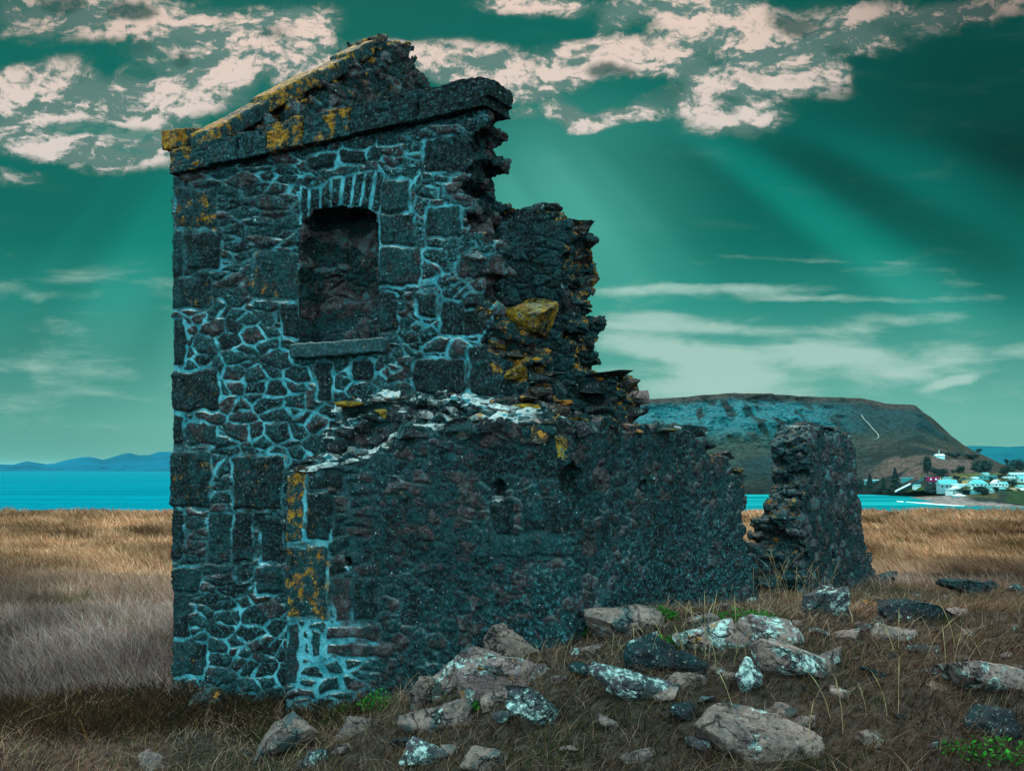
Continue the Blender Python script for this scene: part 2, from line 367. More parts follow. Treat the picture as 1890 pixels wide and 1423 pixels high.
# ------------------------------------------------------------------ frames
def ray_plane(px, py, O, n):
    a = (np.asarray(px, float)-CX)/F
    k = (O[0]*n[0]+O[1]*n[1])/(a*n[0]+n[1])
    X = a*k; Y = k; Z = EYE+(HY-np.asarray(py, float))/F*k
    return X, Y, Z
L0 = np.array([-627/F*8.0, 8.0]); R0 = np.array([-15/F*(8/1.235), 8/1.235])
u = (R0-L0)/np.linalg.norm(R0-L0); nb = np.array([-u[1], u[0]])     # nb points away from the camera
class Frame:
    """local (s along, t into the wall, z up)"""
    def __init__(f, O, a, b): f.O = np.array(O); f.a = np.array(a); f.b = np.array(b)
    def world(f, p): 
        xy = f.O + p[:, 0:1]*f.a + p[:, 1:2]*f.b
        return np.column_stack([xy, p[:, 2]])
    def px(f, pts, t=0.0):
        O = f.O + t*f.b
        out = []
        for x, y in pts:
            X, Y, Z = ray_plane(x, y, O, f.b); out.append(((X-O[0])*f.a[0]+(Y-O[1])*f.a[1], float(Z)))
        return [(float(a), b) for a, b in out]
    def topx(f, s, z, t=0.0):
        X = f.O[0]+s*f.a[0]+t*f.b[0]; Y = f.O[1]+s*f.a[1]+t*f.b[1]
        return CX+F*X/Y, HY-F*(z-EYE)/Y
FF = Frame(L0, u, nb)                              # tall front wall
TW = -0.30                                         # the low outer leaf stands this far proud of it
cs, _ = FF.px([(1060, 900)], TW)[0]
CORN = FF.O + cs*u + TW*nb
FS = Frame(CORN, nb, -u)                           # side wall running back from the corner
FG = Frame(L0, nb, u)                              # gable end wall (t towards the inside)
RB = Frame(np.array([ (900-CX)/F*10.1, 10.1]), u, nb)  # rear wall

# ------------------------------------------------------------------ voxel masonry
def voxel_surface(occ, org, h):
    occ = np.pad(occ, 1); org = np.array(org)-h
    nx, ny, nz = occ.shape; quads = []
    def vid(i, j, k): return (i*(ny+1)+j)*(nz+1)+k
    o = occ.astype(np.int8)
    for ax in range(3):
        d = np.diff(o, axis=ax)
        for sgn in (1, -1):
            I = np.argwhere(d == sgn)
            if not len(I): continue
            i, j, k = I.T
            if ax == 0: c = [(i+1, j, k), (i+1, j+1, k), (i+1, j+1, k+1), (i+1, j, k+1)]
            elif ax == 1: c = [(i, j+1, k), (i, j+1, k+1), (i+1, j+1, k+1), (i+1, j+1, k)]
            else: c = [(i, j, k+1), (i+1, j, k+1), (i+1, j+1, k+1), (i, j+1, k+1)]
            q = np.stack([vid(*v) for v in c], 1)
            if sgn == 1: q = q[:, ::-1]
            quads.append(q)
    Q = np.concatenate(quads)
    uq, inv = np.unique(Q.ravel(), return_inverse=True)
    k = uq % (nz+1); j = (uq//(nz+1)) % (ny+1); i = uq//((nz+1)*(ny+1))
    V = np.stack([i, j, k], 1)*h + org
    return V, inv.reshape(-1, 4)
def quad_edges(Q):
    E = np.concatenate([Q[:, [0, 1]], Q[:, [1, 2]], Q[:, [2, 3]], Q[:, [3, 0]]])
    return E
def smooth_v(V, Q, it=3, lam=0.5):
    E = quad_edges(Q); n = len(V)
    cnt = np.bincount(E[:, 0], minlength=n)+np.bincount(E[:, 1], minlength=n)
    for _ in range(it):
        S = np.zeros_like(V)
        for c in range(3):
            S[:, c] = np.bincount(E[:, 0], V[E[:, 1], c], n)+np.bincount(E[:, 1], V[E[:, 0], c], n)
        V = V + lam*(S/np.maximum(cnt, 1)[:, None]-V)
    return V
def subdivide(V, Q, sel):
    A = Q[sel]; n = len(V)
    E = quad_edges(A); Es = np.sort(E, 1); key = Es[:, 0]*n+Es[:, 1]
    uk, inv = np.unique(key, return_inverse=True)
    mid = (V[uk//n]+V[uk % n])*.5
    cen = V[A].mean(1)
    m = len(A); e = inv.reshape(4, m)+n; c = np.arange(m)+n+len(mid)
    Q2 = np.concatenate([np.stack([A[:, 0], e[0], c, e[3]], 1), np.stack([e[0], A[:, 1], e[1], c], 1), np.stack([c, e[1], A[:, 2], e[2]], 1), np.stack([e[3], c, e[2], A[:, 3]], 1)])
    return np.concatenate([V, mid, cen]), np.concatenate([Q[~sel], Q2])
def vnormals(V, Q):
    a = V[Q[:, 2]]-V[Q[:, 0]]; b = V[Q[:, 3]]-V[Q[:, 1]]
    fn = np.cross(a, b); N = np.zeros_like(V)
    for c in range(3):
        for k in range(4): N[:, c] += np.bincount(Q[:, k], fn[:, c], len(V))
    return N/(np.linalg.norm(N, axis=1)[:, None]+1e-9)

def masonry(name, frame, lo, hi, h, inside, parent, rag=0.10, ragsize=(.16, .16, .09), style=None, face_t=0.0, mat=None, seed=3, subd=True, rough=1.1, cs3=(.175, .175, .105), dome=.026, tv=.9):
    """inside(s,t,z)->signed margin; ragged stones decide the edge where margin is small"""
    ax = [np.arange(lo[c]+h/2, hi[c], h) for c in range(3)]
    S, T_, Z = np.meshgrid(*ax, indexing='ij')
    p = np.column_stack([S.ravel(), T_.ravel(), Z.ravel()])
    d, clean = inside(p[:, 0], p[:, 1], p[:, 2])
    occ = d > 0
    near = np.abs(d) < rag*1.6
    if near.any():
        pw = frame.world(p[near]); wp = pw + 0.02*np.column_stack([vnoise(pw*14, 1), vnoise(pw*14, 2), vnoise(pw*14, 3)])
        e, hid, sp = worley(wp, ragsize, seed)
        # back to local
        loc = np.column_stack([(sp[:, 0:2]-frame.O)@frame.a, (sp[:, 0:2]-frame.O)@frame.b, sp[:, 2]])
        d2, _ = inside(loc[:, 0], loc[:, 1], loc[:, 2])
        occ[near] = (d2 + (hid-.5)*rag > 0)
    occ &= clean > 0
    occ = occ.reshape(S.shape)
    g4 = [-(-n//4) for n in occ.shape]; pd = np.zeros([4*n for n in g4], bool); pd[:occ.shape[0], :occ.shape[1], :occ.shape[2]] = occ
    co = pd.reshape(g4[0], 4, g4[1], 4, g4[2], 4).sum((1, 3, 5)) > 6
    fl = np.zeros_like(co); kz = 4; fl[:, :, :kz] = co[:, :, :kz]
    for _ in range(400):
        nf = fl.copy(); nf[1:] |= fl[:-1]; nf[:-1] |= fl[1:]; nf[:, 1:] |= fl[:, :-1]; nf[:, :-1] |= fl[:, 1:]; nf[:, :, 1:] |= fl[:, :, :-1]; nf[:, :, :-1] |= fl[:, :, 1:]
        nf &= co
        if (nf == fl).all(): break
        fl = nf
    occ &= np.repeat(np.repeat(np.repeat(fl, 4, 0), 4, 1), 4, 2)[:occ.shape[0], :occ.shape[1], :occ.shape[2]]
    V, Q = voxel_surface(occ, [a[0]-h/2 for a in ax], h)
    V = smooth_v(V, Q, 3)
    if subd:
        W = frame.world(V); a = W[Q[:, 2]]-W[Q[:, 0]]; b = W[Q[:, 3]]-W[Q[:, 1]]
        fn = np.cross(a, b)
        if np.cross(np.append(frame.a, 0), np.append(frame.b, 0))[2] < 0: fn = -fn
        view = W[Q].mean(1)-np.array([0, 0, EYE])
        sel = (fn*view).sum(1) < 0
        V, Q = subdivide(V, Q, sel)
        if subd == 2:
            pass
    N = vnormals(V, Q)
    W = frame.world(V)
    flip = np.cross(np.append(frame.a, 0), np.append(frame.b, 0))[2] < 0
    NW = np.column_stack([N[:, 0:1]*frame.a+N[:, 1:2]*frame.b, N[:, 2]])
    # general rubble relief
    wp = W + 0.03*np.column_stack([fbm(W, 7, 3, 11), fbm(W, 7, 3, 12), fbm(W, 7, 3, 13)])
    e, hid, _ = worley(wp, cs3, seed+40, 1.0, .25)
    e2, hid2, _ = worley(wp, (.045, .045, .032), seed+41)
    H = dome*sstep(e, 0, .016)*(.2+hid) - .012 + .008*sstep(e2, 0, .010)*hid2*(1-sstep(e, .01, .03)*.6) + rough*(.016*fbm(W, 9, 4, 31) + .008*ridge(W, 26, 3, 33)) - .008
    A = np.zeros((len(V), 4))
    A[:, 0] = .30*sstep(-e, -.011, -.002)*sstep(fbm(W, 2.1, 3, 51), -.1, .35)
    A[:, 1] = hid*tv + .25*(1-tv)+.3*(hid2-.5)
    up = np.clip(NW[:, 2], 0, 1)
    A[:, 2] = .06 + .36*up*(up > .3) + .25*fbm(W, 1.7, 2, 61)
    A[:, 3] = sstep(fbm(W, 1.1, 3, 71), -.25, .45)
    if style is not None: H, A = style(V, N, W, NW, H, A)
    H = np.clip(H, -.05, .045)
    W = W + NW*H[:, None]
    if flip: Q = Q[:, ::-1]
    print(name, len(V), len(Q), flush=True)
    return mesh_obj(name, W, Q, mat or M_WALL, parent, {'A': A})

# ---------------------------------------------------------------- root of the ruin
ruin = empty('stone_ruin', (-1.0, 7.2, 0.0), 'tall roofless ruin of dark rubble and cyan mortar with broken gable and long low wall', 'ruin')

# special stones of the front face, photo-measured then laid out on the wall plane (x0,y0,x1,y1,tint,lichen)
RECT = [(324,350,402,425,.25,.9),(318,428,339,510,.2,.1),(346,432,411,497,.02,0),(314,513,389,572,.15,.7),(318,588,344,675,.1,.1),(312,682,402,760,.1,.6),
        (312,766,336,822,.1,.1),(341,780,402,822,.5,.1),(310,831,390,938,.18,.85),(312,943,339,1035,.1,.1),(312,1046,373,1098,.2,0),(312,1102,345,1180,.2,.1),(312,1186,379,1250,.3,.5),
        (430,842,523,942,.15,.75),(466,466,553,552,.3,.75),(520,557,554,626,.05,0),(696,457,776,529,.48,.1),(697,541,733,612,.1,.4),(770,540,806,586,.08,0),
        (813,556,890,622,.05,.1),(864,640,955,732,.04,.2),(764,662,858,728,.05,.1),(782,254,868,318,.03,0),(700,392,763,455,.25,0),(702,334,752,392,.42,0),
        (784,378,852,436,.15,0),(624,276,680,305,.02,0),(568,286,622,312,.06,0),(846,470,925,512,.45,.5),(856,542,905,572,.1,.3),(583,668,612,738,.06,0),(645,668,690,704,.08,0),
        (430,945,470,1035,.1,.1),(480,955,522,1040,.12,.1),(385,945,428,1040,.3,.1),(472,1045,520,1098,.3,0),(600,1065,625,1068,.3,0)]
VT = [(553,344),(570,349),(591,346),(612,330),(634,327),(655,321),(675,318),(693,316),(710,317)]
VB = [(553,412),(569,402),(590,387),(611,382),(628,380),(646,380),(664,382),(682,388),(700,392)]
VOUS = [[(VT[i][0]+1.5, VT[i][1]), (VT[i+1][0]-1.5, VT[i+1][1]), (VB[i+1][0]-1.5, VB[i+1][1]), (VB[i][0]+1.5, VB[i][1])] for i in range(8)]
WIN = [(553,640),(553,424),(560,402),(580,389),(605,383),(640,381),(672,384),(692,394),(696,420),(696,640)]
LEAF = [(523,864,563,1003,.3,1.15),(566,872,632,906,.1,.3),(562,908,612,1000,.06,.55),(523,1006,601,1140,.3,.95),(612,1066,690,1146,.62,0),(648,1066,692,1146,.1,0),
        (523,1150,551,1262,.5,0),(566,1162,592,1212,.15,0),(600,1152,700,1180,.62,.1),(600,1186,730,1215,.6,0),(905,928,945,985,.04,0),(965,924,1035,984,.03,.2),(905,988,1062,1030,.3,0)]

def pxgrid(frame, V, t):
    return frame.topx(V[:, 0], V[:, 2], t)
def stonework(x, y, rects, polys, zone_hi, seed):
    """pattern in photo units on a wall plane: edge distance, hash, mortar strength, lichen"""
    P2 = np.column_stack([x, y, np.zeros_like(x)])
    wx = x + 5*fbm(P2, 1/26, 3, seed+1) + 2.0*fbm(P2, 1/7, 2, seed+7); wy = y + 5*fbm(P2, 1/26, 3, seed+2) + 1.5*fbm(P2, 1/7, 2, seed+8)
    sh = wy + .045*(wx-320)*0
    e1, h1, _ = worley(np.column_stack([wx, wy]), (37, 25), seed+3, 1.0, .30)
    e2, h2, _ = worley(np.column_stack([wx, wy]), (50, 19), seed+4, 1.0, .22)
    hi = zone_hi
    use = hi > .45
    e = np.where(use, e1, e2*1.15); h = np.where(use, h1, h2)
    mstr = np.where(use, .8+.3*hi, .48+.6*hi)
    lic = np.where(h > .8, .35, .05)
    tint = h*.72
    rx_ = x + 7*fbm(P2, 1/38, 2, seed+21) + 4*fbm(P2, 1/13, 3, seed+22); ry_ = y + 6*fbm(P2, 1/38, 2, seed+23) + 4*fbm(P2, 1/13, 3, seed+24)
    mnz = fbm(P2, 1/22, 3, seed+25)
    spc = np.zeros_like(x)
    def put(sd, tn, lc, rnd):
        nonlocal e, h, tint, lic, mstr, spc
        inside = sd > -4.0
        spc = np.maximum(spc, inside*1.0)
        e = np.where(inside, np.maximum(sd, 0)+np.where(sd < 0, 0, 0), np.minimum(e, np.maximum(-sd-1.0, 0)) if False else e)
        h = np.where(inside, rnd, h); tint = np.where(inside, tn, tint); lic = np.where(inside, lc, lic)
        mstr = np.where(inside & (sd < 3), np.clip(np.maximum(mstr, .45)*(.9+1.2*mnz), 0, 1), mstr)
    for k, (x0, y0, x1, y1, tn, lc) in enumerate(rects):
        dx = np.minimum(rx_-x0, x1-rx_); dy = np.minimum(ry_-y0, y1-ry_)
        r = 7.0
        q0 = np.maximum(r-dx, 0); q1 = np.maximum(r-dy, 0)
        sd = np.minimum(np.minimum(dx, dy), r-np.hypot(q0, q1))
        put(sd, tn, lc, (k*.37) % 1)
    for k, pl in enumerate(polys):
        sd = poly_sd(x, y, pl)
        inside = sd > -2.5
        e = np.where(inside, np.maximum(sd, 0)*1.3, e); tint = np.where(inside, .04+.05*(k % 2), tint); h = np.where(inside, (k*.29) % 1, h); lic = np.where(inside, 0, lic); mstr = np.where(inside, 1.0, mstr)
    return e, h, tint, lic, mstr, spc

def front_style(V, N, W, NW, H, A):
    x, y = pxgrid(FF, V, 0.0)
    P2 = np.column_stack([x, y, np.zeros_like(x)])
    def blob(cx, cy, rx, ry): return np.clip(1.35-np.hypot((x-cx)/rx, (y-cy)/ry), 0, 1)
    z = np.maximum.reduce([blob(560,735,175,150), blob(640,330,85,75), blob(430,640,75,90), blob(850,620,110,110)*.8, blob(760,480,90,70)*.75, blob(440,1180,130,90)*.8,
                           blob(760,420,110,140)*.55, blob(350,700,60,160)*.8, blob(560,1260,120,60)*.8, blob(450,860,90,60)*.6, blob(470,300,120,50)*.2])
    z = np.clip(z + .10 + .30*fbm(P2, 1/70, 3, 5), 0, 1)
    e, h, tint, lic, ms, spc = stonework(x, y, RECT, VOUS, z, 100)
    face = sstep(-N[:, 1], .35, .75)*sstep(V[:, 1], .05, .025)
    w = .5 + .9*z + 3.4*fbm(P2, 1/15, 3, 9)
    mo = sstep(-e, -w-1.6, -w+.9)*np.clip(ms*(.92+.8*fbm(P2, 1/30, 3, 15)), 0, 1)
    dome = sstep(e, w*.6, w+7)
    Hf = .020*dome*(.3+1.0*h) + .010*fbm(W, 11, 4, 31)*(1+dome) + .007*ridge(W, 34, 3, 37)*dome + .006*(h-.5) - .006 + .004*mo*z
    # grainy low-contrast bedding where the pointing is gone
    Hf = Hf + (1-sstep(z, .3, .55))*(.010*ridge(W*np.array([1, 1, 2.2]), 16, 3, 77))
    H = H*(1-face) + Hf*face
    H = np.where(N[:, 0] < -.4, H*.35, H)
    A[:, 0] = A[:, 0]*.5*(1-face) + mo*face
    A[:, 1] = A[:, 1]*(1-face) + tint*face
    eb = sstep(x, 880, 905)*sstep(y, 520, 560)*sstep(y, 800, 770)
    A[:, 2] = np.where(face > .5, lic*.44 + .04 + .12*fbm(W, 2, 2, 63), A[:, 2])
    A[:, 2] = A[:, 2] + .34*eb*(h > -1)*sstep(fbm(W, 5, 2, 67), -.3, .2) + .12*(1-face)*sstep(x, 870, 900)
    A[:, 3] = np.where(face > .5, np.clip(.35+.55*sstep(x, 520, 800)*sstep(y, 900, 500)+.45*fbm(W, 1.6, 3, 73), 0, 1), A[:, 3]*.3)*(1-.75*spc*face)
    return H, A
def poly_m(frame, pts, t=0.0): return frame.px(pts, t)

# front wall: outline on its face; the inner core steps further right
fr_face = poly_m(FF, [(318,1330),(318,310),(900,180),(888,222),(880,255),(868,300),(850,345),(860,392),(868,432),(915,452),(926,500),(893,528),(912,556),(905,590),(903,625),(930,665),(966,716),(968,752),(1010,780),(1010,1330)])
fr_core = poly_m(FF, [(318,1330),(318,310),(925,180),(918,222),(915,300),(905,345),(905,392),(912,440),(915,500),(905,560),(925,600),(985,628),(1000,650),(1012,690),(1030,735),(1060,775),(1060,1330)], 0.42)
s_left = FF.px([(318,700)], 0)[0][0]
win_poly = poly_m(FF, WIN)
# straight left edge: use a vertical plane at s=0
for pl in (fr_face, fr_core):
    for i, (a, b) in enumerate(pl):
        if i < 2: pl[i] = (-0.3, b)
ztop = 4.02
fr_face = [(a, min(b, 9)) for a, b in fr_face]
def in_front(s, t, z):
    d1 = poly_sd(s, z, fr_face); d2 = poly_sd(s, z, fr_core)
    w = sstep(t, .10, .30)
    d = d1*(1-w)+d2*w
    zc = 4.03 - 0.0*s
    clean = np.minimum.reduce([s+0.0, CAPZ(s)-z+.03, np.full_like(s, 1.0)])
    wd = -poly_sd(s, z, win_poly)
    rec = .27 + .05*np.sin(s*9)+.04*np.sin(z*11)
    clean = np.minimum(clean, np.maximum(wd, t-rec))
    d = np.where(wd < .25, 1.0, d)
    return d, clean
c0 = FF.px([(312,330),(903,203)], 0.0)   # underside of the cornice
def CAPZ(s): return c0[0][1] + (c0[1][1]-c0[0][1])*(s-c0[0][0])/(c0[1][0]-c0[0][0])
masonry('facade_wall', FF, (0, 0, -.15), (3.75, .52, 4.3), .0150, in_front, ruin, rag=.055, ragsize=(.14,.14,.085), style=front_style, seed=3)

# low outer leaf
def leaf_style(V, N, W, NW, H, A):
    x, y = pxgrid(FF, V, TW)
    P2 = np.column_stack([x, y, np.zeros_like(x)])
    z = np.clip(1.3-np.hypot((x-590)/95, (y-1215)/90), 0, 1)*.9
    z = np.maximum(z, np.clip(1.2-np.hypot((x-560)/50, (y-1000)/170), 0, 1)*.6)
    e, h, tint, lic, ms, spc = stonework(x, y, LEAF, [], z, 200)
    P3 = np.column_stack([x*.7, y, W[:, 1]*0])
    facing = sstep(-N[:, 1], .35, .75)
    q = sstep(x, 720, 640)
    spec = np.zeros_like(x, bool)
    for (x0, y0, x1, y1, _, _) in LEAF: spec |= (x > x0-2) & (x < x1+2) & (y > y0-2) & (y < y1+2)
    q = np.where(spec, 1.0, q)*facing
    w = 2.0+2.5*z
    mo = sstep(-e, -w-1.2, -w+.6)*np.clip(ms, 0, 1)
    dome = sstep(e, w*.6, w+8)
    Hf = .026*dome*(.4+.8*h) + .014*fbm(W, 11, 4, 31)+.010*ridge(W, 26, 3, 37)*dome - .012
    H = H*(1-q)+Hf*q
    A[:, 0] = A[:, 0]*(1-q)*.8+mo*q*np.where(z > .1, .95, .3); A[:, 1] = A[:, 1]*(1-q)+tint*q
    A[:, 2] = np.where(q > .5, lic*.46+.04, A[:, 2])
    # bleached lime caps on the ledges
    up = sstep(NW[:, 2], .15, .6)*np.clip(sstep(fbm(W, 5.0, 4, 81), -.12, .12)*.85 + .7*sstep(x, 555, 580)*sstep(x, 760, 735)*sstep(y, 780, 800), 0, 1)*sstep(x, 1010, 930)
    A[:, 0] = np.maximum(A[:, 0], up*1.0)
    A[:, 3] = np.clip(A[:, 3]*.25 + .22*sstep(y, 1000, 1200) + .40*sstep(x, 800, 1040)*sstep(y, 900, 1050), 0, 1)*(1-.6*spc)
    return H, A
SL = FF.px([(525, 1000)], TW)[0][0]
def hline(frame, pts, t):
    p = np.array(frame.px(pts, t)); p = p[np.argsort(p[:, 0])]
    return lambda s: np.interp(s, p[:, 0], p[:, 1])
h_out = hline(FF, [(525,872),(560,868),(610,858),(655,836),(715,826),(742,796),(760,790),(800,800),(880,790),(930,778),(1000,778),(1060,782)], TW)
h_in = hline(FF, [(525,868),(575,866),(612,800),(617,748),(655,742),(690,730),(760,728),(820,724),(870,730),(915,742),(970,762),(1060,778)], -0.05)
hh = FF.px([(742,800)], TW)[0][0]
def in_leaf(s, t, z):
    k = np.clip((t-TW)/(-TW), 0, 1)
    kk = np.where(s < hh, sstep(k, .50, .62), sstep(k, 0.05, .8))
    top = h_out(s)*(1-kk)+h_in(s)*kk
    top = np.where(t > .0, np.minimum(top, h_in(s)+.02), top)
    d = np.minimum(top-z, 9)
    clean = np.minimum.reduce([s-SL, cs-s, t-TW, np.where((s < FF.px([(1000,700)], 0)[0][0]) & (t > .05), -1, 1)])
    # missing-stone holes
    for (x, y, r) in ((918,905,.05),(1050,890,.07),(640,1040,.03)):
        a, b = FF.px([(x, y)], TW)[0]
        clean = np.minimum(clean, np.maximum(np.hypot(s-a, (z-b)*.8)-r, t-TW-.12))
    return d, clean
masonry('low_front_wall', FF, (SL-.05, TW-.03, -.15), (cs+.03, .33, 2.45), .0155, in_leaf, ruin, rag=.075, ragsize=(.13,.13,.07), style=leaf_style, seed=13, cs3=(.12,.12,.075), dome=.020, tv=.62)

# side wall running back
h_side = hline(FS, [(1060,786),(1100,780),(1135,786),(1180,792),(1240,792),(1282,792),(1296,806),(1303,826),(1330,840),(1352,856),(1366,868),(1374,884)], 0)
s_end = FS.px([(1378,950)], 0)[0][0]; s_foot = FS.px([(1400,1080)], 0)[0][0]
zf1 = FS.px([(1378,1012)], 0)[0][1]; zf2 = FS.px([(1396,1042)], 0)[0][1]
s_mid = FS.px([(1392,1030)], 0)[0][0]
def side_style(V, N, W, NW, H, A):
    A[:, 3] = np.clip(.10+.5*fbm(W, 1.3, 3, 75)+.60*sstep(W[:, 2], 1.7, .9), 0, 1)
    A[:, 0] *= .8
    A[:, 2] = np.where(NW[:, 2] > .35, A[:, 2]+.12, A[:, 2])
    streak = fbm(W*np.array([1, 1, .3]), 9, 3, 99)
    H = H + .008*streak
    return H, A
def in_side(s, t, z):
    end = np.where(z > zf1, s_end, np.where(z > zf2, s_mid, s_foot))
    d = np.minimum(h_side(s)-z - .10*np.clip(t-.2, 0, 1), end-s)
    clean = np.minimum.reduce([s-.56, t-.0, .48-t])
    a, b = FS.px([(1190, 905)], 0)[0]
    clean = np.minimum(clean, np.maximum(np.hypot(s-a, z-b)-.06, t-.13))
    return d, clean
masonry('side_wall', FS, (.5, -.03, .2), (s_foot+.25, .5, 2.35), .0165, in_side, ruin, rag=.10, ragsize=(.15,.15,.085), style=side_style, seed=23, cs3=(.12,.12,.075), dome=.020, tv=.55)

# gable end wall
FGi = Frame(L0+u*.45, nb, -u)     # inner face; t goes outwards
cop = FGi.px([(345,247),(648,88)], .27)      # top line of the coping on the outer face
def copz(s): return cop[0][1]+(cop[1][1]-cop[0][1])*(s-cop[0][0])/(cop[1][0]-cop[0][0])
pk = FGi.px([(676,90),(692,77),(702,72),(722,100),(742,132),(758,150),(764,175),(775,230)], .22)
gp = [(-.0, copz(0)-.2), (cop[1][0]-.05, copz(cop[1][0])-.2)] + [q for q in pk if q[0] > cop[1][0]-.04]
g_end = gp[-1][0]
gpoly = [(0.0, -.1)] + gp + [(g_end, 2.6), (g_end+.15, -.1)]
def gable_style(V, N, W, NW, H, A):
    H = H*1.6 + .03*fbm(W, 14, 3, 91)
    A[:, 2] = .28 + .5*np.clip(NW[:, 2], 0, 1) + .35*fbm(W, 2.5, 3, 65); A[:, 0] *= .3; A[:, 3] = A[:, 3]*.3
    return H, A
def in_gable(s, t, z):
    d = poly_sd(s, z, gpoly)
    return np.where(s < .25, 1.0, d)*1.0, np.minimum.reduce([t-0.0, .45-t, s-.53, d+.12])
masonry('gable_wall', FGi, (.4, -.03, -.1), (g_end+.3, .48, 6.3), .021, in_gable, ruin, rag=.10, ragsize=(.17,.17,.09), style=gable_style, seed=33)

# rear wall
rb_t = [(880,395),(925,386),(948,392),(985,384),(1018,384),(1026,412),(1040,420),(1046,460),(1052,540),(1058,600),(1060,690),(1135,692),(1142,720),(1136,745),(1138,800)]
rbp = RB.px(rb_t, 0); rbp = rbp + [(rbp[-1][0]+.1, -.1), (rbp[0][0], -.1)]
def rear_style(V, N, W, NW, H, A):
    end = N[:, 0] > .5
    A[:, 2] = np.where(end, .40+.3*fbm(W, 3, 2, 66), A[:, 2]*.3-.1); A[:, 0] *= .2; A[:, 1] *= .5; A[:, 3] *= .15
    A[:, 2] = np.where(NW[:, 2] > .5, A[:, 2]+.35, A[:, 2])
    return H*1.3, A
def in_rear(s, t, z):
    return poly_sd(s, z, rbp), np.minimum(t, .5-t)
masonry('rear_wall', RB, (rbp[0][0]-.05, -.03, -.1), (max(a for a, b in rbp)+.2, .53, 4.6), .021, in_rear, ruin, rag=.12, ragsize=(.17,.17,.10), style=rear_style, seed=43)

# free-standing fragment beyond the gap
pil = empty('wall_fragment', tuple(FS.world(np.array([[FS.px([(1530,1085)],0)[0][0], .2, .3]]))[0]), 'narrow free-standing wall fragment with a hollow in its face, right of the long wall', 'wall')
pp = FS.px([(1490,1130),(1486,1000),(1470,960),(1472,940),(1490,900),(1492,850),(1488,800),(1500,792),(1530,798),(1568,803),(1574,818),(1580,835),(1580,880),(1586,930),(1592,975),(1602,1030),(1612,1042),(1614,1130)], 0)
pl_s = pp[0][0]
pp2 = [(pp[0][0], -.1)] + pp + [(pp[-1][0], -.1)]
znib = FS.px([(1410,1005)], .45)[0][1]; snib = FS.px([(1406,1060)], .45)[0][0]
zb = FS.px([(1420,950)], .45)[0][1]
def pil_style(V, N, W, NW, H, A):
    end = sstep(-N[:, 0], .3, .7)
    A[:, 2] = A[:, 2] + .16*end; A[:, 0] = A[:, 0]*.5+.10*end; A[:, 1] = A[:, 1]*(1-.2*end); A[:, 3] *= .6
    return H*(1+.9*end), A
def in_pil(s, t, z):
    ext = np.where(z < znib, np.maximum(pl_s-snib, .35), np.where(z < zb, .20, 0))*sstep(t, .12, .4)
    d = np.maximum(poly_sd(s, z, pp2), poly_sd(s+ext, z, pp2))
    d = np.minimum(d, 2.26+.10*np.sin(t*7)-z)
    clean = np.minimum(t, np.where(z > zb, .37, .46)-t)
    a, b = FS.px([(1547,962)], 0)[0]
    clean = np.minimum(clean, np.maximum(np.hypot((s-a)/.7, z-b)-.10, t-.2))
    a, b = FS.px([(1538,1030)], 0)[0]
    clean = np.minimum(clean, np.maximum(np.hypot((s-a), z-b)-.07, t-.1))
    return d, clean
masonry('masonry', FS, (pl_s-1.0, -.03, .0), (pp[-1][0]+.3, .5, 2.55), .021, in_pil, pil, rag=.11, ragsize=(.17,.17,.09), style=pil_style, seed=53)

# ---------------------------------------------------------------- dressed blocks: cornice, coping, sill
def block(name, frame, lo, hi, parent, mat=None, h=.016, seed=0, amp=.012, lich=.4, tint=.2, skew=None, chip=.0, mort=0.0):
    n = [max(2, int(round((hi[c]-lo[c])/h))) for c in range(3)]
    occ = np.ones(n, bool)
    V, Q = voxel_surface(occ, (0, 0, 0), 1.0)
    V = (V)/np.array(n)
    V = np.array(lo)+V*(np.array(hi)-np.array(lo))
    V = smooth_v(V, Q, 2)
    if skew is not None: V = skew(V)
    N = vnormals(V, Q); W = frame.world(V)
    NW = np.column_stack([N[:, 0:1]*frame.a+N[:, 1:2]*frame.b, N[:, 2]])
    W0 = W + seed*3.1
    H = amp*(fbm(W0, 14, 4, 3)+.9*ridge(W0, 30, 3, 5)*.6) - amp*.3 - chip*np.clip(fbm(W0, 5, 2, 7)-.15, 0, 1)
    A = np.zeros((len(V), 4)); A[:, 0] = mort; A[:, 1] = tint; A[:, 2] = lich*.95 + .28*np.clip(NW[:, 2], 0, 1)+.3*fbm(W0, 4, 2, 8); A[:, 3] = .25
    W = W + NW*H[:, None]
    if np.cross(np.append(frame.a, 0), np.append(frame.b, 0))[2] < 0: Q = Q[:, ::-1]
    return mesh_obj(name, W, Q, mat or M_WALL, parent, {'A': A})
TC = -.075
xs = [309, 378, 437, 491, 556, 645, 771, 903]
top_pts = hline(FF, [(305,281),(383,261),(470,240),(557,214),(600,206),(645,195),(700,182),(771,166),(820,155),(863,145),(905,141),(925,150),(940,165)], TC)
def bot_z(s): return CAPZ(s)+.004
for i in range(7):
    s0 = FF.px([(xs[i], 250)], TC)[0][0]; s1 = FF.px([(xs[i+1], 250)], TC)[0][0]
    def skew(V, s0=s0, s1=s1, i=i):
        V = V.copy(); b = bot_z(V[:, 0]); tt = top_pts(V[:, 0])
        V[:, 2] = b+(tt-b)*V[:, 2]
        if i == 6:
            k = sstep(V[:, 0], s1-.10, s1+.03); V[:, 0] -= .03*k*(V[:, 2] < b+.06)
        return V
    block('cornice_block', FF, (s0+.005, TC-(.012 if i % 2 else 0), 0), (s1-.006, .43 if i < 6 else .24, 1), ruin, seed=i+1, amp=.02, lich=[.55,.25,.2,.62,.45,.0,.05][i], tint=[.25,.3,.33,.25,.3,.10,.02][i], skew=skew, h=.014, chip=.03 if i == 6 else .01)
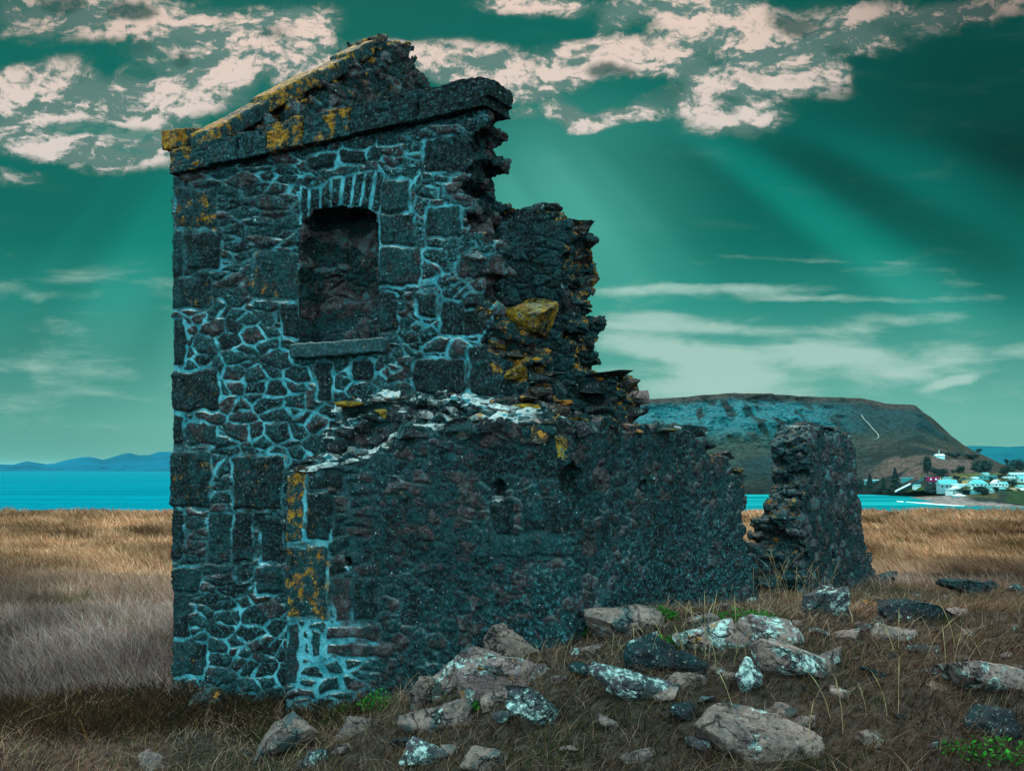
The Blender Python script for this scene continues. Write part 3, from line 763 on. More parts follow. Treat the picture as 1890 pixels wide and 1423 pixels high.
# coping slabs up the gable
FGo = Frame(L0-u*.07, nb, u)
cp = FGi.px([(330,250),(352,232),(648,80)], -.06)
slabs = [(346,0,455,0),(455,0,548,0),(548,0,604,0),(604,0,650,0)]
zc = lambda x: None
for i, (xa, ya, xb, yb) in enumerate(slabs):
    sa = FGi.px([(xa, ya)], .27)[0][0]; sb = FGi.px([(xb, yb)], .27)[0][0]; za, zb2 = copz(sa)+(.02 if i % 2 else -.01), copz(sb)+(.02 if i % 2 else -.01)
    def skew(V, sa=sa, sb=sb, za=za, zb2=zb2):
        V = V.copy(); V[:, 2] += za+(zb2-za)*(V[:, 0]-sa)/(sb-sa); return V
    block('coping_slab', FGi, (sa, .0, -.15), (sb-.004, .25, .0), ruin, seed=11+i, amp=.011, lich=[.50,.62,.50,.60][i], tint=.3, skew=skew, h=.022)
(sa, za), (sb, zb2) = FGi.px([(356, 272), (309, 236)], .5)
block('kneeler_stone', FF, (-.04, TC+.0, top_pts(0)+.02), (.12, .60, top_pts(0)+.17), ruin, seed=20, amp=.02, lich=.8, tint=.25, skew=lambda V: V+np.column_stack([0*V[:, 0], 0*V[:, 0], np.where(V[:, 2] > top_pts(0)+.1, (V[:, 1]-TC)*.30, 0)]))
sl = FF.px([(534,635),(706,618),(706,654),(534,662)], -.07)
wsill = block('window_sill', FF, (sl[0][0], -.07, sl[3][1]), (sl[1][0], .16, sl[0][1]), ruin, seed=30, amp=.012, lich=.15, tint=.05, mort=.22,
      skew=lambda V: V)

# ---------------------------------------------------------------- rocks
_ico = {}
def ico(sub):
    if sub not in _ico:
        bm = bmesh.new(); bmesh.ops.create_icosphere(bm, subdivisions=sub, radius=1.0)
        V = np.array([v.co[:] for v in bm.verts]); T = np.array([[v.index for v in f.verts] for f in bm.faces]); bm.free()
        _ico[sub] = (V, T)
    return _ico[sub]
def rock_mesh(dims, seed, cuts=9, sub=5, rough=.05, flat=0.75, boxy=0.3):
    V, T = ico(sub); r = np.random.default_rng(seed)
    V = V.copy()
    V = np.sign(V)*np.abs(V)**(1-boxy)
    V /= np.abs(V).max()
    lowz = V[:, 2] < 0; rr_ = np.hypot(V[:, 0], V[:, 1])+1e-6
    V[lowz, :2] *= np.minimum(1/rr_[lowz], 1/np.sqrt(np.maximum(1-V[lowz, 2]**2, .06)))[:, None]**.8
    for k in range(cuts):
        n = r.normal(size=3); n /= np.linalg.norm(n); d = r.uniform(flat-.36, flat+.02)
        ex = np.maximum(V@n-d, 0); V = V-ex[:, None]*n
    V = V*np.array(dims)*.5/np.array([max(1e-3, np.abs(V[:, c]).max()) for c in range(3)])
    N = V/np.linalg.norm(V, axis=1)[:, None]
    sc = 1/max(dims)
    Vs = V+seed*1.37
    Ew, Hw, _ = worley(Vs, (max(dims)*.38,)*3, seed % 97, 1.0)
    V = V + N*(min(dims)*.11*(Hw-.55)*sstep(Ew, -.01, max(dims)*.04))[:, None]
    V = V + N*(max(dims)*rough*(fbm(Vs, 3*sc*2, 4, seed % 50)+.5*ridge(Vs, 9*sc, 3, 7)))[:, None]
    return V, T
def rotz(V, a):
    c, s = math.cos(a), math.sin(a)
    return np.column_stack([V[:, 0]*c-V[:, 1]*s, V[:, 0]*s+V[:, 1]*c, V[:, 2]])
def rotx(V, a):
    c, s = math.cos(a), math.sin(a)
    return np.column_stack([V[:, 0], V[:, 1]*c-V[:, 2]*s, V[:, 1]*s+V[:, 2]*c])
def roty(V, a):
    c, s = math.cos(a), math.sin(a)
    return np.column_stack([V[:, 0]*c+V[:, 2]*s, V[:, 1], -V[:, 0]*s+V[:, 2]*c])
def rock(name, loc, dims, seed, mat, yaw=0, roll=0, pitch=0, parent=None, **kw):
    V, T = rock_mesh(dims, seed, **kw)
    V = rotz(rotx(roty(V, roll), pitch), yaw)
    if parent is None:
        o = mesh_obj(name, V, None, mat, None, tris=T); o.location = loc
    else:
        o = mesh_obj(name, V+np.array(root_loc(parent)), None, mat, parent, tris=T)
        o.location = Vector(loc)-root_loc(parent)
    return o
def on_frame(frame, x, y, t):
    s, z = frame.px([(x, y)], t)[0]
    return frame.world(np.array([[s, t, z]]))[0]
# stones wedged in the broken edges (x, y, t, frame, w, d, h, material, yaw, roll)
YAWF = math.atan2(u[1], u[0])
EDGE = [(905,500,.05,.24,.3,.13,M_DARK,.2,-.1),(880,474,.02,.2,.22,.07,M_PALE,0,.25),(872,556,.0,.18,.2,.07,M_DARK,0,.15),(897,590,.03,.16,.2,.14,M_DARKO,.2,.5),
        (890,345,.2,.15,.2,.1,M_DARK,.3,0),(900,395,.25,.14,.2,.12,M_DARK,.5,.2),
        (945,655,.05,.20,.2,.07,M_DARKO,.2,-.1),(972,650,.35,.18,.2,.10,M_DARKO,0,0),(985,665,.3,.22,.2,.05,M_DARKO,.1,.1),(955,690,.05,.17,.2,.08,M_YEL,.1,-.1),(990,700,.2,.2,.2,.09,M_DARK,.3,.2),
        (1010,690,.3,.25,.15,.05,M_DARKO,.1,.1),(1000,725,.15,.15,.2,.08,M_DARKO,.4,0),(975,735,.05,.14,.2,.07,M_DARKO,.2,.1),(1030,715,.3,.16,.2,.08,M_DARK,.3,.7),(975,755,.0,.2,.2,.06,M_YEL,0,0),
        (1010,750,.1,.17,.2,.08,M_OCHR,.6,.3),(1030,760,.15,.2,.2,.1,M_DARKO,.3,.4),(945,625,.3,.2,.2,.08,M_DARKO,.3,.1),(915,640,.1,.12,.2,.06,M_YEL,.3,.3),
        (650,745,-.16,.22,.16,.045,M_YEL,0,.0),(700,738,-.14,.2,.16,.05,M_PALE,0,.1),(705,760,-.2,.12,.12,.07,M_YEL,.1,.3),(640,800,-.2,.15,.12,.09,M_DARK,.3,.3),(670,790,-.2,.12,.12,.1,M_DARK,.7,.6),(690,815,-.22,.14,.1,.08,M_DARK,.2,.1),
        (600,860,-.22,.2,.16,.06,M_PALE,.1,-.1),(585,876,-.26,.2,.1,.08,M_DARK,0,0),(660,838,-.22,.2,.16,.07,M_PALE,.2,.15),(615,830,-.2,.14,.1,.09,M_DARK,.4,.2),
        (770,800,-.26,.34,.16,.12,M_DARK,.15,.25),(845,790,-.26,.26,.14,.10,M_DARK,.1,-.1),(920,792,-.27,.34,.14,.13,M_DARK,0,-.15),(790,765,-.16,.13,.1,.08,M_PALE,.5,.3),(838,760,-.14,.12,.08,.06,M_PALE,.9,.5),
        (850,742,-.12,.16,.1,.08,M_DARK,.3,.3),(925,752,-.12,.3,.1,.05,M_PALE,.1,.2),(880,770,-.2,.18,.1,.05,M_OCHR,.2,-.2),(960,775,-.2,.16,.12,.09,M_PALE,.3,.4),(985,790,-.25,.16,.12,.12,M_OCHR,.3,.2),
        (1015,785,-.22,.2,.14,.09,M_DARKO,.1,-.1),(1045,790,-.25,.14,.14,.13,M_DARK,.3,.2),(1050,778,-.1,.24,.15,.04,M_YEL,.2,-.1),(1040,825,-.28,.11,.08,.24,M_YEL,.1,.05),(1070,790,-.2,.14,.14,.12,M_DARK,.6,.2),
        (1000,800,-.27,.12,.1,.13,M_DARKO,.1,.1),(745,822,-.28,.13,.1,.1,M_DARK,.3,.1),(820,822,-.28,.15,.1,.1,M_DARK,.3,.1),
        (730,742,-.1,.2,.12,.05,M_DARKO,.2,.05),(765,750,-.14,.16,.12,.06,M_DARK,.5,.2),(810,745,-.12,.2,.12,.05,M_PALE,.2,.1),(900,765,-.16,.14,.12,.06,M_DARK,.8,.3),(945,768,-.16,.14,.1,.06,M_PALE,.4,-.2),(870,800,-.24,.18,.12,.1,M_DARKO,.3,.2),
        (560,868,-.26,.13,.14,.06,M_DARKO,.1,.1),(720,800,-.24,.16,.12,.08,M_DARK,.2,-.3),(680,770,-.17,.2,.12,.06,M_DARK,.1,.1),(588,866,-.24,.24,.16,.05,M_LIME,.1,-.12),(622,858,-.23,.26,.18,.05,M_LIME,.2,-.15),(660,846,-.22,.26,.18,.06,M_LIME,.0,-.2),(698,830,-.22,.24,.16,.06,M_LIME,.1,-.3),(728,808,-.23,.16,.14,.06,M_LIME,.2,-.5),(880,742,-.10,.3,.14,.05,M_LIME,.0,.12),(935,757,-.12,.26,.14,.05,M_LIME,.1,.25),(780,735,-.08,.26,.14,.05,M_LIME,.1,.0),(612,905,-.29,.1,.06,.06,M_DARKO,.1,.0),(735,770,-.18,.2,.12,.07,M_DARK,.3,0)]
for k, (x, y, t, w, d, h, m, yw, rl) in enumerate(EDGE):
    o = rock('rubble_stone', on_frame(FF, x, y, t), (w, d, h), 300+k, m, YAWF+yw, rl, parent=ruin, sub=4, cuts=11, boxy=.45)
SIDE = [(1110,785,.1,.2,.25,.08,M_DARKO,0),(1150,790,.1,.25,.25,.06,M_OCHR,.1),(1180,792,.1,.22,.2,.05,M_YEL,.0),(1215,794,.05,.3,.3,.05,M_YEL,.1),(1250,795,.1,.3,.2,.07,M_PALE,.2),(1280,795,.15,.25,.25,.1,M_DARK,.2),
        (1085,786,.05,.18,.2,.09,M_PALE,.1),(1130,790,.05,.16,.2,.08,M_DARK,.1),(1305,822,.1,.25,.2,.09,M_DARK,.2),(1335,842,.1,.25,.2,.08,M_DARK,.1),(1362,868,.05,.25,.12,.07,M_YEL,.1),(1390,1010,.1,.3,.25,.14,M_DARK,.1),(1392,1045,.2,.4,.3,.16,M_DARK,0)]
for k, (x, y, t, w, d, h, m, yw) in enumerate(SIDE):
    rock('rubble_stone', on_frame(FS, x, y, t), (w, d, h), 400+k, m, YAWF+math.pi/2+yw, .1, parent=ruin, sub=4, cuts=11, boxy=.45)
REARS = [(940,392,.2,.3,.3,.12,M_DARKO),(965,396,.3,.3,.3,.12,M_OCHR),(995,388,.1,.3,.3,.14,M_DARK),(1012,384,.2,.25,.3,.06,M_DARK),(1045,418,.2,.35,.3,.12,M_DARKO),(1062,430,.3,.3,.3,.10,M_DARKO),(1075,415,.4,.3,.3,.1,M_DARK),
         (1070,480,.3,.25,.3,.12,M_DARKO),(1085,520,.35,.25,.3,.13,M_DARKO),(1050,560,.05,.2,.3,.5,M_DARK),(1110,700,.2,.75,.45,.08,M_DARK),(1150,715,.3,.4,.3,.14,M_DARKO),(1170,735,.3,.3,.3,.12,M_OCHR),(1165,765,.3,.35,.3,.13,M_DARK),(1095,720,.0,.4,.3,.12,M_DARK),(1100,760,.0,.3,.3,.12,M_DARK)]
for k, (x, y, t, w, d, h, m) in enumerate(REARS):
    rock('rubble_stone', on_frame(RB, x, y, t), (w, d, h), 500+k, m, YAWF+.2*((k*7) % 5-2), .06*((k*5) % 5-2), parent=ruin, sub=4, cuts=10, boxy=.4)
GAB = [(672,92,.22,.3,.25,.12,M_DARKO),(692,84,.22,.25,.25,.13,M_DARKO),(720,105,.1,.24,.25,.15,M_DARK),(738,130,.1,.22,.2,.14,M_DARKO),(752,152,.1,.22,.2,.12,M_DARKO)]
for k, (x, y, t, w, d, h, m) in enumerate(GAB):
    rock('rubble_stone', on_frame(FGi, x, y, t), (w, d, h), 550+k, m, YAWF+math.pi/2+.15*((k*7) % 5-2), -.35 if k < 3 else .7, parent=ruin, sub=4, cuts=10, boxy=.4)
PILS = [(1466,792,.25,.35,.3,.10,M_PALE),(1455,800,.35,.3,.25,.12,M_YEL),(1490,786,.2,.4,.3,.12,M_DARK),(1520,795,.15,.5,.3,.06,M_DARK),(1455,835,.3,.3,.3,.07,M_DARK),(1450,870,.35,.3,.2,.08,M_DARKO),(1462,905,.3,.3,.2,.1,M_DARK),(1445,815,.4,.4,.3,.05,M_PALE),
        (1440,940,.35,.35,.25,.10,M_DARK),(1432,975,.4,.4,.35,.2,M_DARKO),(1455,990,.3,.35,.3,.14,M_DARK),(1425,1015,.4,.35,.4,.12,M_DARKO)]
for k, (x, y, t, w, d, h, m) in enumerate(PILS):
    # the end face looks back along the wall: put stones on it by their own depth
    s = max(pl_s-.02, FS.px([(x, y)], t)[0][0]) if y > 800 else FS.px([(x, y)], t)[0][0]
    rock('rubble_stone', on_frame(FS, x, y, t), (w, d, h), 600+k, m, YAWF+math.pi/2+.15*((k*7) % 5-2), .08, parent=pil, sub=4, cuts=10, boxy=.4)
# loose block resting on the broken wall
yb = rock('loose_block', on_frame(FF, 962, 590, .30), (.38, .34, .32), 709, M_YEL, YAWF+.15, .22, sub=5, cuts=7, boxy=.75, rough=.07)
tag(yb, 'large squared block crusted with bright yellow lichen on the broken end of the tall wall', 'stone')

# ---------------------------------------------------------------- ground
def gz(X, Y):
    X = np.asarray(X, float); Y = np.asarray(Y, float)
    b = sstep(X, -1.9, 1.0)*.88
    d = np.interp(Y, [-4, 0, 2.5, 4.0, 5.2, 6.2, 8, 9.5, 12.8, 15, 19], [0, .1, .35, .62, .88, .97, .72, .58, .30, .14, 0])
    fade = 1-sstep(np.abs(X-1.5), 9, 16)
    return b*d*fade
def gz_full(X, Y):
    X = np.asarray(X, float); Y = np.asarray(Y, float)
    P = np.column_stack([X.ravel(), Y.ravel(), 0*X.ravel()])
    n = .035*fbm(P, 1.3, 3, 201)+.018*fbm(P, 5, 3, 202)
    z = gz(X, Y).ravel()+n*(1-sstep(Y.ravel(), 14, 30))
    z = z + .05*fbm(P, .25, 2, 203)*sstep(Y.ravel(), 9, 20)*(1-sstep(Y.ravel(), 30, 38))
    return z.reshape(X.shape)
EDGE_Y = F*EYE/95
xa = np.concatenate([-np.geomspace(400, 9, 30), np.arange(-8.5, 9.5, .055), np.geomspace(10, 400, 30)])
ya = np.concatenate([np.linspace(-30, 1.5, 14), np.arange(2.0, 15, .055), np.geomspace(15.1, EDGE_Y, 70), [EDGE_Y+1.5, EDGE_Y+4, EDGE_Y+12, EDGE_Y+40]])
GX, GY = np.meshgrid(xa, ya, indexing='ij'); GZ = gz_full(GX, GY)
GZ = GZ - np.interp(GY, [EDGE_Y, EDGE_Y+1.5, EDGE_Y+4, EDGE_Y+12, EDGE_Y+40], [0, .3, 3, 22, 33])
nx, ny = GX.shape
idx = np.arange(nx*ny).reshape(nx, ny)
Q = np.stack([idx[:-1, :-1], idx[1:, :-1], idx[1:, 1:], idx[:-1, 1:]], -1).reshape(-1, 4)
def ground_mat():
    m, T = new_mat('dry_ground')
    P = T.n('ShaderNodeNewGeometry').outputs['Position']; sp = T.n('ShaderNodeSeparateXYZ', ins={0: P}); Y = sp.outputs[1]
    n1 = T.noise(P, 1.1, 5, 0.6); n2 = T.noise(P, 14, 5, 0.7); n3 = T.noise(T.mapping(P, scale=(.35, 1.2, 1)), .5, 4, .6)
    far = T.mix(T.smooth(n1, .4, .62), (.44,.26,.16,1), (.30,.17,.10,1))
    far = T.mix(T.smooth(n3, .52, .66, 0, .5), far, (.20,.115,.055,1))
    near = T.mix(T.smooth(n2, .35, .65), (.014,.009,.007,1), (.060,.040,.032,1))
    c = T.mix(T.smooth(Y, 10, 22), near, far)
    finish(T, c, .95, n2, .6, .03, .1)
    return m
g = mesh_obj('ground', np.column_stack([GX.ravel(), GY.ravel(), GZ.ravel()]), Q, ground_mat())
tag(g, kind='structure')

def ground_hit(px, py):
    a = (px-CX)/F; b = (HY-py)/F
    y0 = 2.0
    for i in range(2200):
        Y = y0*1.0012**i
        if EYE+b*Y <= float(gz(a*Y, Y)): return np.array([a*Y, Y, float(gz(a*Y, Y))])
    return np.array([a*39, 39, 0])

# ---------------------------------------------------------------- boulders (photo centre x, base y, width, height, depth factor)
BOULD = [
 (520,1405,170,78,.5,M_PINK,-.35,-.42,'long grey-pink slab tilting up to the right with one yellow patch, bottom left'),
 (655,1360,90,42,.8,M_PINK,.2,0,'low pinkish rock half sunk in dry grass, right of the long tilted slab'),
 (575,1418,60,36,.8,M_GREYL,.3,0,'small upright grey stone at the bottom edge, below the tilted slab'),
 (275,1425,60,34,.9,M_PINK,0,0,'rounded rock just showing at the bottom edge of the photo, left of the ruin'),
 (360,1315,76,46,.6,M_DARKO,.1,0,'dark rock with ochre lichen at the left foot of the tall wall'),
 (775,1312,66,62,.9,M_PINK,.2,.1,'upright pink-brown block with an orange-edged top, left end of the boulder pile'),
 (862,1268,150,74,.8,M_PINKL,-.2,-.1,'large domed boulder with white lichen crust on its crown, left part of the pile'),
 (955,1274,180,72,.7,M_OCHR,.15,-.12,'broad slab patched with orange and white lichen, in the middle of the pile'),
 (970,1214,126,56,.8,M_PINK,.1,.08,'smooth greyish dome against the foot of the low wall, above the orange-patched slab'),
 (820,1352,150,66,.7,M_PINK,-.15,-.15,'large pink slab with a white lichened corner, below the pile'),
 (905,1305,46,34,.9,M_PINK,.3,0,'small round pinkish stone between the pink slab and the orange-patched slab'),
 (990,1352,120,74,.7,M_GREYL,.5,.4,'grey rock with a pale lichened ridge dropping to the right, below the orange-patched slab'),
 (1155,1178,150,60,.8,M_PINK,.1,.02,'rounded pitted pink boulder against the foot of the low wall corner'),
 (1052,1172,46,42,.9,M_GREYL,0,0,'small whitish lichened stone left of the pitted boulder, at the wall foot'),
 (1165,1300,200,62,.5,M_GREYL,.3,.28,'long dark rock with white lichen blotches sloping down to the right, centre foreground'),
 (1210,1240,90,62,.8,M_DARK,.4,.2,'pointed grey-teal wedge of stone standing in dry grass'),
 (1285,1252,80,48,.4,M_DARK,.2,.6,'thin dark blade-like slab leaning right beside the pointed wedge'),
 (1270,1268,80,36,.8,M_PINK,0,0,'low pink stone in front of the dark leaning slab'),
 (1290,1160,70,24,.8,M_PINK,0,0,'flat pinkish stone in weeds right of the pitted boulder'),
 (1340,1205,150,62,.7,M_OCHR,0,0,'pinkish slab with white crust and a faint orange tinge, right of the leaning dark slab'),
 (1440,1192,150,56,.6,M_PINKL,.1,.12,'long pale boulder with white streaked top behind the big sloping boulder'),
 (1462,1262,200,86,.6,M_PINKL,.3,.38,'big boulder sloping down to the right with white lichen along its upper edge'),
 (1383,1282,62,48,.8,M_GREYL,.1,-.2,'small wedge of stone mottled white, below the big sloping boulder'),
 (1440,1322,60,22,.8,M_PINK,0,0,'low pinkish stone nearly hidden by grass, below the white mottled wedge'),
 (1545,1140,92,62,.8,M_GREYL,-.2,.1,'boulder crusted white at the foot of the free-standing fragment'),
 (1610,1130,60,28,.8,M_DARKO,.1,0,'rusty orange-tinted stone right of the white-crusted boulder'),
 (1700,1150,136,40,.7,M_DARK,.1,0,'wide flat dark slab with a white right end, right of the fragment'),
 (1652,1186,78,32,.8,M_PINK,0,0,'reddish flat-topped stone below the wide dark slab'),
 (1570,1186,56,28,.8,M_PINK,.2,0,'low purplish stone left of the reddish flat-topped one'),
 (1620,1254,76,18,.4,M_DARK,.1,.35,'thin teal splinter of slate lying in the grass'),
 (1830,1296,220,76,.6,M_PINKL,.2,.28,'long reddish boulder with white patches running off the right edge of the photo'),
 (1425,1400,210,80,.6,M_PINK,.1,.05,'large rounded pinkish boulder with a teal right edge at the bottom of the photo'),
 (1850,1365,110,56,.7,M_DARK,0,.1,'dark boulder in grass in the bottom right corner'),
 (900,1422,90,42,.8,M_PINK,.1,0,'knobbly purplish rock at the bottom edge of the photo, in the middle'),
 (785,1418,80,34,.7,M_GREYL,.2,.2,'thin grey stone with a white lichened edge at the bottom edge of the photo'),
 (1640,1082,44,18,.8,M_DARK,.1,-.2,'dark pointed stone on the skyline of the bank right of the fragment'),
 (1790,1098,90,22,.7,M_DARK,.1,.2,'dark slab with a pale line on the bank at the far right'),
 (1832,1090,46,20,.8,M_DARK,.1,0,'small dark stone on the bank at the far right, beside the pale-lined slab'),
 (1880,1098,40,22,.8,M_DARK,.1,0,'dark stone on the bank at the right edge of the photo'),
 (700,1240,40,24,.8,M_DARK,.1,0,'small dark stone at the foot of the low wall, left of the boulder pile'),
]
FOOT = []
for k, (x, y, w, h, dp, m, yaw, roll, lab) in enumerate(BOULD):
    p = ground_hit(x, y-2)
    D = p[1]; W_ = w/F*D; H_ = h/F*D
    dims = (W_*1.22, W_*dp*1.15, H_*1.6)
    if abs(roll) > .2: dims = (W_*1.05, W_*dp, max(H_*.95, .05))
    kw = dict(sub=5, cuts=12+(k*5) % 7, boxy=.25+.12*(k % 3), rough=.04, flat=.78)
    if 'rounded' in lab or 'dome' in lab: kw.update(cuts=9, boxy=.12)
    o = rock('boulder', (p[0], p[1]+W_*dp*.42, p[2]+H_*.12 if abs(roll) < .2 else p[2]+H_*.42), dims, 800+k*3, m, yaw, roll, .05*((k*3) % 5-2), **kw)
    tag(o, lab, 'rock', 'fallen stones around the ruin')
    FOOT.append((p[0], p[1]+W_*dp*.42, W_*.42, W_*dp*.42))

rs = np.random.default_rng(77)
spots = [(1000,1235),(930,1330),(1085,1215),(1110,1195),(1245,1230),(1330,1240),(1400,1165),(1480,1150),(1500,1215),(1535,1230),(1590,1165),(1625,1150),(1660,1130),(1740,1175),(1770,1140),(1800,1180),(1700,1210),(1740,1290),
 (1660,1330),(1560,1290),(1600,1380),(1720,1390),(1500,1350),(1250,1330),(1120,1340),(1060,1390),(1300,1385),(1180,1400),(750,1380),(830,1395),(640,1395),(450,1400),(740,1275),(715,1265),(805,1240),(840,1200),(880,1205),(1130,1155),(1200,1135),(1290,1130),(1340,1135),(1390,1120),(1870,1170),(1820,1135),(1780,1220),(1885,1240),(1700,1105),(1740,1100),(1010,1185),(1060,1205),(1140,1215),(1200,1185),(1225,1215),(1390,1215),(1425,1225),(1350,1250),(1310,1290),(1040,1260),(1090,1250),(1180,1265),(1230,1290),(1535,1180),(1590,1215),(1650,1215),(1760,1250),(1850,1215),(1840,1270),(900,1250),(870,1300),(930,1290),(800,1290)]
used_labels = set()
for k, (x, y) in enumerate(spots):
    p = ground_hit(x+rs.uniform(-8, 8), y+rs.uniform(-5, 5)); w = rs.uniform(.07, .21)
    o = rock('rubble_piece', (p[0], p[1]+w*.3, p[2]+w*.10), (w, w*rs.uniform(.5, .9), w*rs.uniform(.28, .5)), 1500+k, [M_PINK, M_GREYL, M_PINK, M_DARK, M_PINKL][k % 5], rs.uniform(0, 3), rs.uniform(-.3, .3), rs.uniform(-.2, .2), sub=3, cuts=9, boxy=.4, flat=.7)
    bb_ = sorted(BOULD, key=lambda b: math.hypot(b[0]-x, (b[1]-y)*1.4))
    for nbld in bb_:
        rel = ('left of' if x < nbld[0]-25 else 'right of' if x > nbld[0]+25 else 'in front of' if y > nbld[1] else 'behind')
        sh = nbld[-1].split(',')[0].split(' with')[0].split(' running')[0].split(' sloping')[0]
        lab = ['small pinkish', 'small white-mottled grey', 'small pinkish', 'small dark', 'small lichen-flecked'][k % 5]+' rubble piece '+rel+' the '+sh
        lab = ' '.join(lab.split()[:16])
        if lab not in used_labels: break
    used_labels.add(lab)
    tag(o, lab, 'rubble', 'small broken rubble in the grass')
# ---------------------------------------------------------------- grass and weeds
def blade_mesh(name, X, Y, Hh, wd, lean, az, colr, mat, curl=.5, z=None):
    n = len(X); Z = gz_full(X, Y) if z is None else z
    dx, dy = np.cos(az), np.sin(az)
    fa = RNG.uniform(0, math.tau, n); wx, wy = np.cos(fa)*wd*.5, np.sin(fa)*wd*.5
    V = np.empty((n, 7, 3))
    for k, (tt, ww) in enumerate(((0, 1), (.4, .85), (.75, .5))):
        bx = X+dx*lean*tt**1.7*Hh; by = Y+dy*lean*tt**1.7*Hh; bz = Z-.01+Hh*tt*(1-curl*.35*lean*tt)
        V[:, 2*k] = np.stack([bx-wx*ww, by-wy*ww, bz], 1); V[:, 2*k+1] = np.stack([bx+wx*ww, by+wy*ww, bz], 1)
    V[:, 6] = np.stack([X+dx*lean*Hh, Y+dy*lean*Hh, Z+Hh*(1-curl*.35*lean)], 1)
    b = (np.arange(n)*7)[:, None]
    Q = np.concatenate([b+np.array([0, 1, 3, 2]), b+np.array([2, 3, 5, 4])])
    T = b+np.array([4, 5, 6])
    colr = colr*np.array([1.0, .90, .88])
    A = np.repeat(np.column_stack([colr, np.ones(n)])[:, None, :], 7, 1).reshape(-1, 4)
    return mesh_obj(name, V.reshape(-1, 3), Q, mat, None, {'C': A}, smooth=False, tris=T)
def grass_mat():
    m, T = new_mat('grass_blades')
    at = T.n('ShaderNodeAttribute', attribute_name='C')
    d = T.n('ShaderNodeBsdfDiffuse', ins={'Color': at.outputs['Color']}); t = T.n('ShaderNodeBsdfTranslucent', ins={'Color': at.outputs['Color']})
    mx = T.n('ShaderNodeMixShader', ins={0: .35, 1: d.outputs[0], 2: t.outputs[0]})
    o = T.n('ShaderNodeOutputMaterial'); T.t.links.new(mx.outputs[0], o.inputs[0]); return m
M_GRASS = grass_mat()
def blocked(X, Y):
    """inside the wall footprints or well under a boulder"""
    s = (X-L0[0])*u[0]+(Y-L0[1])*u[1]; t = (X-L0[0])*nb[0]+(Y-L0[1])*nb[1]
    m = (s > -.05) & (s < cs+.02) & (t > -.02) & (t < 4.2)
    m |= (s > SL-.02) & (s < cs+.03) & (t > TW-.03) & (t < .5)
    s2 = (X-CORN[0])*nb[0]+(Y-CORN[1])*nb[1]; t2 = -((X-CORN[0])*u[0]+(Y-CORN[1])*u[1])
    m |= (s2 > 0) & (s2 < s_foot+.1) & (t2 > -.03) & (t2 < .5)
    m |= (s2 > pl_s-.3) & (s2 < pp[-1][0]+.1) & (t2 > -.03) & (t2 < .5)
    for (bx, by, rx, ry) in FOOT: m |= ((X-bx)/rx)**2+((Y-by)/ry)**2 < .75
    return m
def clump(X, Y, sc, seed): return fbm(np.column_stack([X, Y, 0*X]), sc, 3, seed)
def pick(pal, n, w=None):
    pal = np.array(pal); i = RNG.choice(len(pal), n, p=w); c = pal[i]*RNG.uniform(.7, 1.25, (n, 1)); return c
# near dry grass on the rubble bank
N = 270000
Y = 3.2+ (RNG.random(N)**1.15)*11.0; X = (RNG.random(N)*2.0-1.0)*Y
k = ~blocked(X, Y) & ((np.abs(X/Y) < .58) | (RNG.random(N) < .6)) & (Y < 7.5+3.2*sstep(X, -1.5, 1.5)*1.7+.8*clump(X, Y, .8, 5)) ; X, Y = X[k], Y[k]; n = len(X)
cl = clump(X, Y, 1.6, 301); c2 = clump(X, Y, 3.2, 303)
Hh = RNG.uniform(.035, .13, n)*(1+.5*cl)*(1+.8*(RNG.random(n) < .04))
pal = pick([(.36,.20,.14), (.50,.30,.21), (.12,.065,.05), (.85,.58,.42), (.07,.04,.035), (.28,.18,.06)], n, [.25, .2, .19, .17, .11, .08])
gr = (c2 > .28) & (RNG.random(n) < .35)
pal[gr] = pick([(.05,.10,.02), (.09,.13,.03), (.03,.08,.02)], gr.sum())
pal *= ((.50+.46*np.clip(cl+.4, 0, 1))*(.42+.50*sstep(Y, 4.6, 7.2))*(1-.3*sstep(np.abs(X/Y+.05), .25, .5)))[:, None]  # foreground and view-side darkening: a vignette painted into the blade colours
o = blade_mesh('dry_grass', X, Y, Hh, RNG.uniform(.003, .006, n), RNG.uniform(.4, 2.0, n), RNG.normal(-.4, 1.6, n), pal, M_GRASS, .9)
tag(o, 'tangled dead brown grass covering the stony bank around the ruin', 'grass', kind='stuff')
# heathy growth at the left wall foot, coloured near black to stand for shade
N = 30000
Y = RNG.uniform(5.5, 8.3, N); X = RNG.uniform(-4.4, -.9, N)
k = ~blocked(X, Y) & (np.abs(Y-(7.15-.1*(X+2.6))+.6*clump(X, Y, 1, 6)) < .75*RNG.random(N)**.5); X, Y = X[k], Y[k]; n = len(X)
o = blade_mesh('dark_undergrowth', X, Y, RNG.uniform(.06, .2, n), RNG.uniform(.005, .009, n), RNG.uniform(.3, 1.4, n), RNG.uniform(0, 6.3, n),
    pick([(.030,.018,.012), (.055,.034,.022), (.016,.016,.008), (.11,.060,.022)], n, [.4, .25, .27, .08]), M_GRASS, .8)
tag(o, 'dark low undergrowth along the foot of the left wall corner', 'undergrowth', kind='stuff')
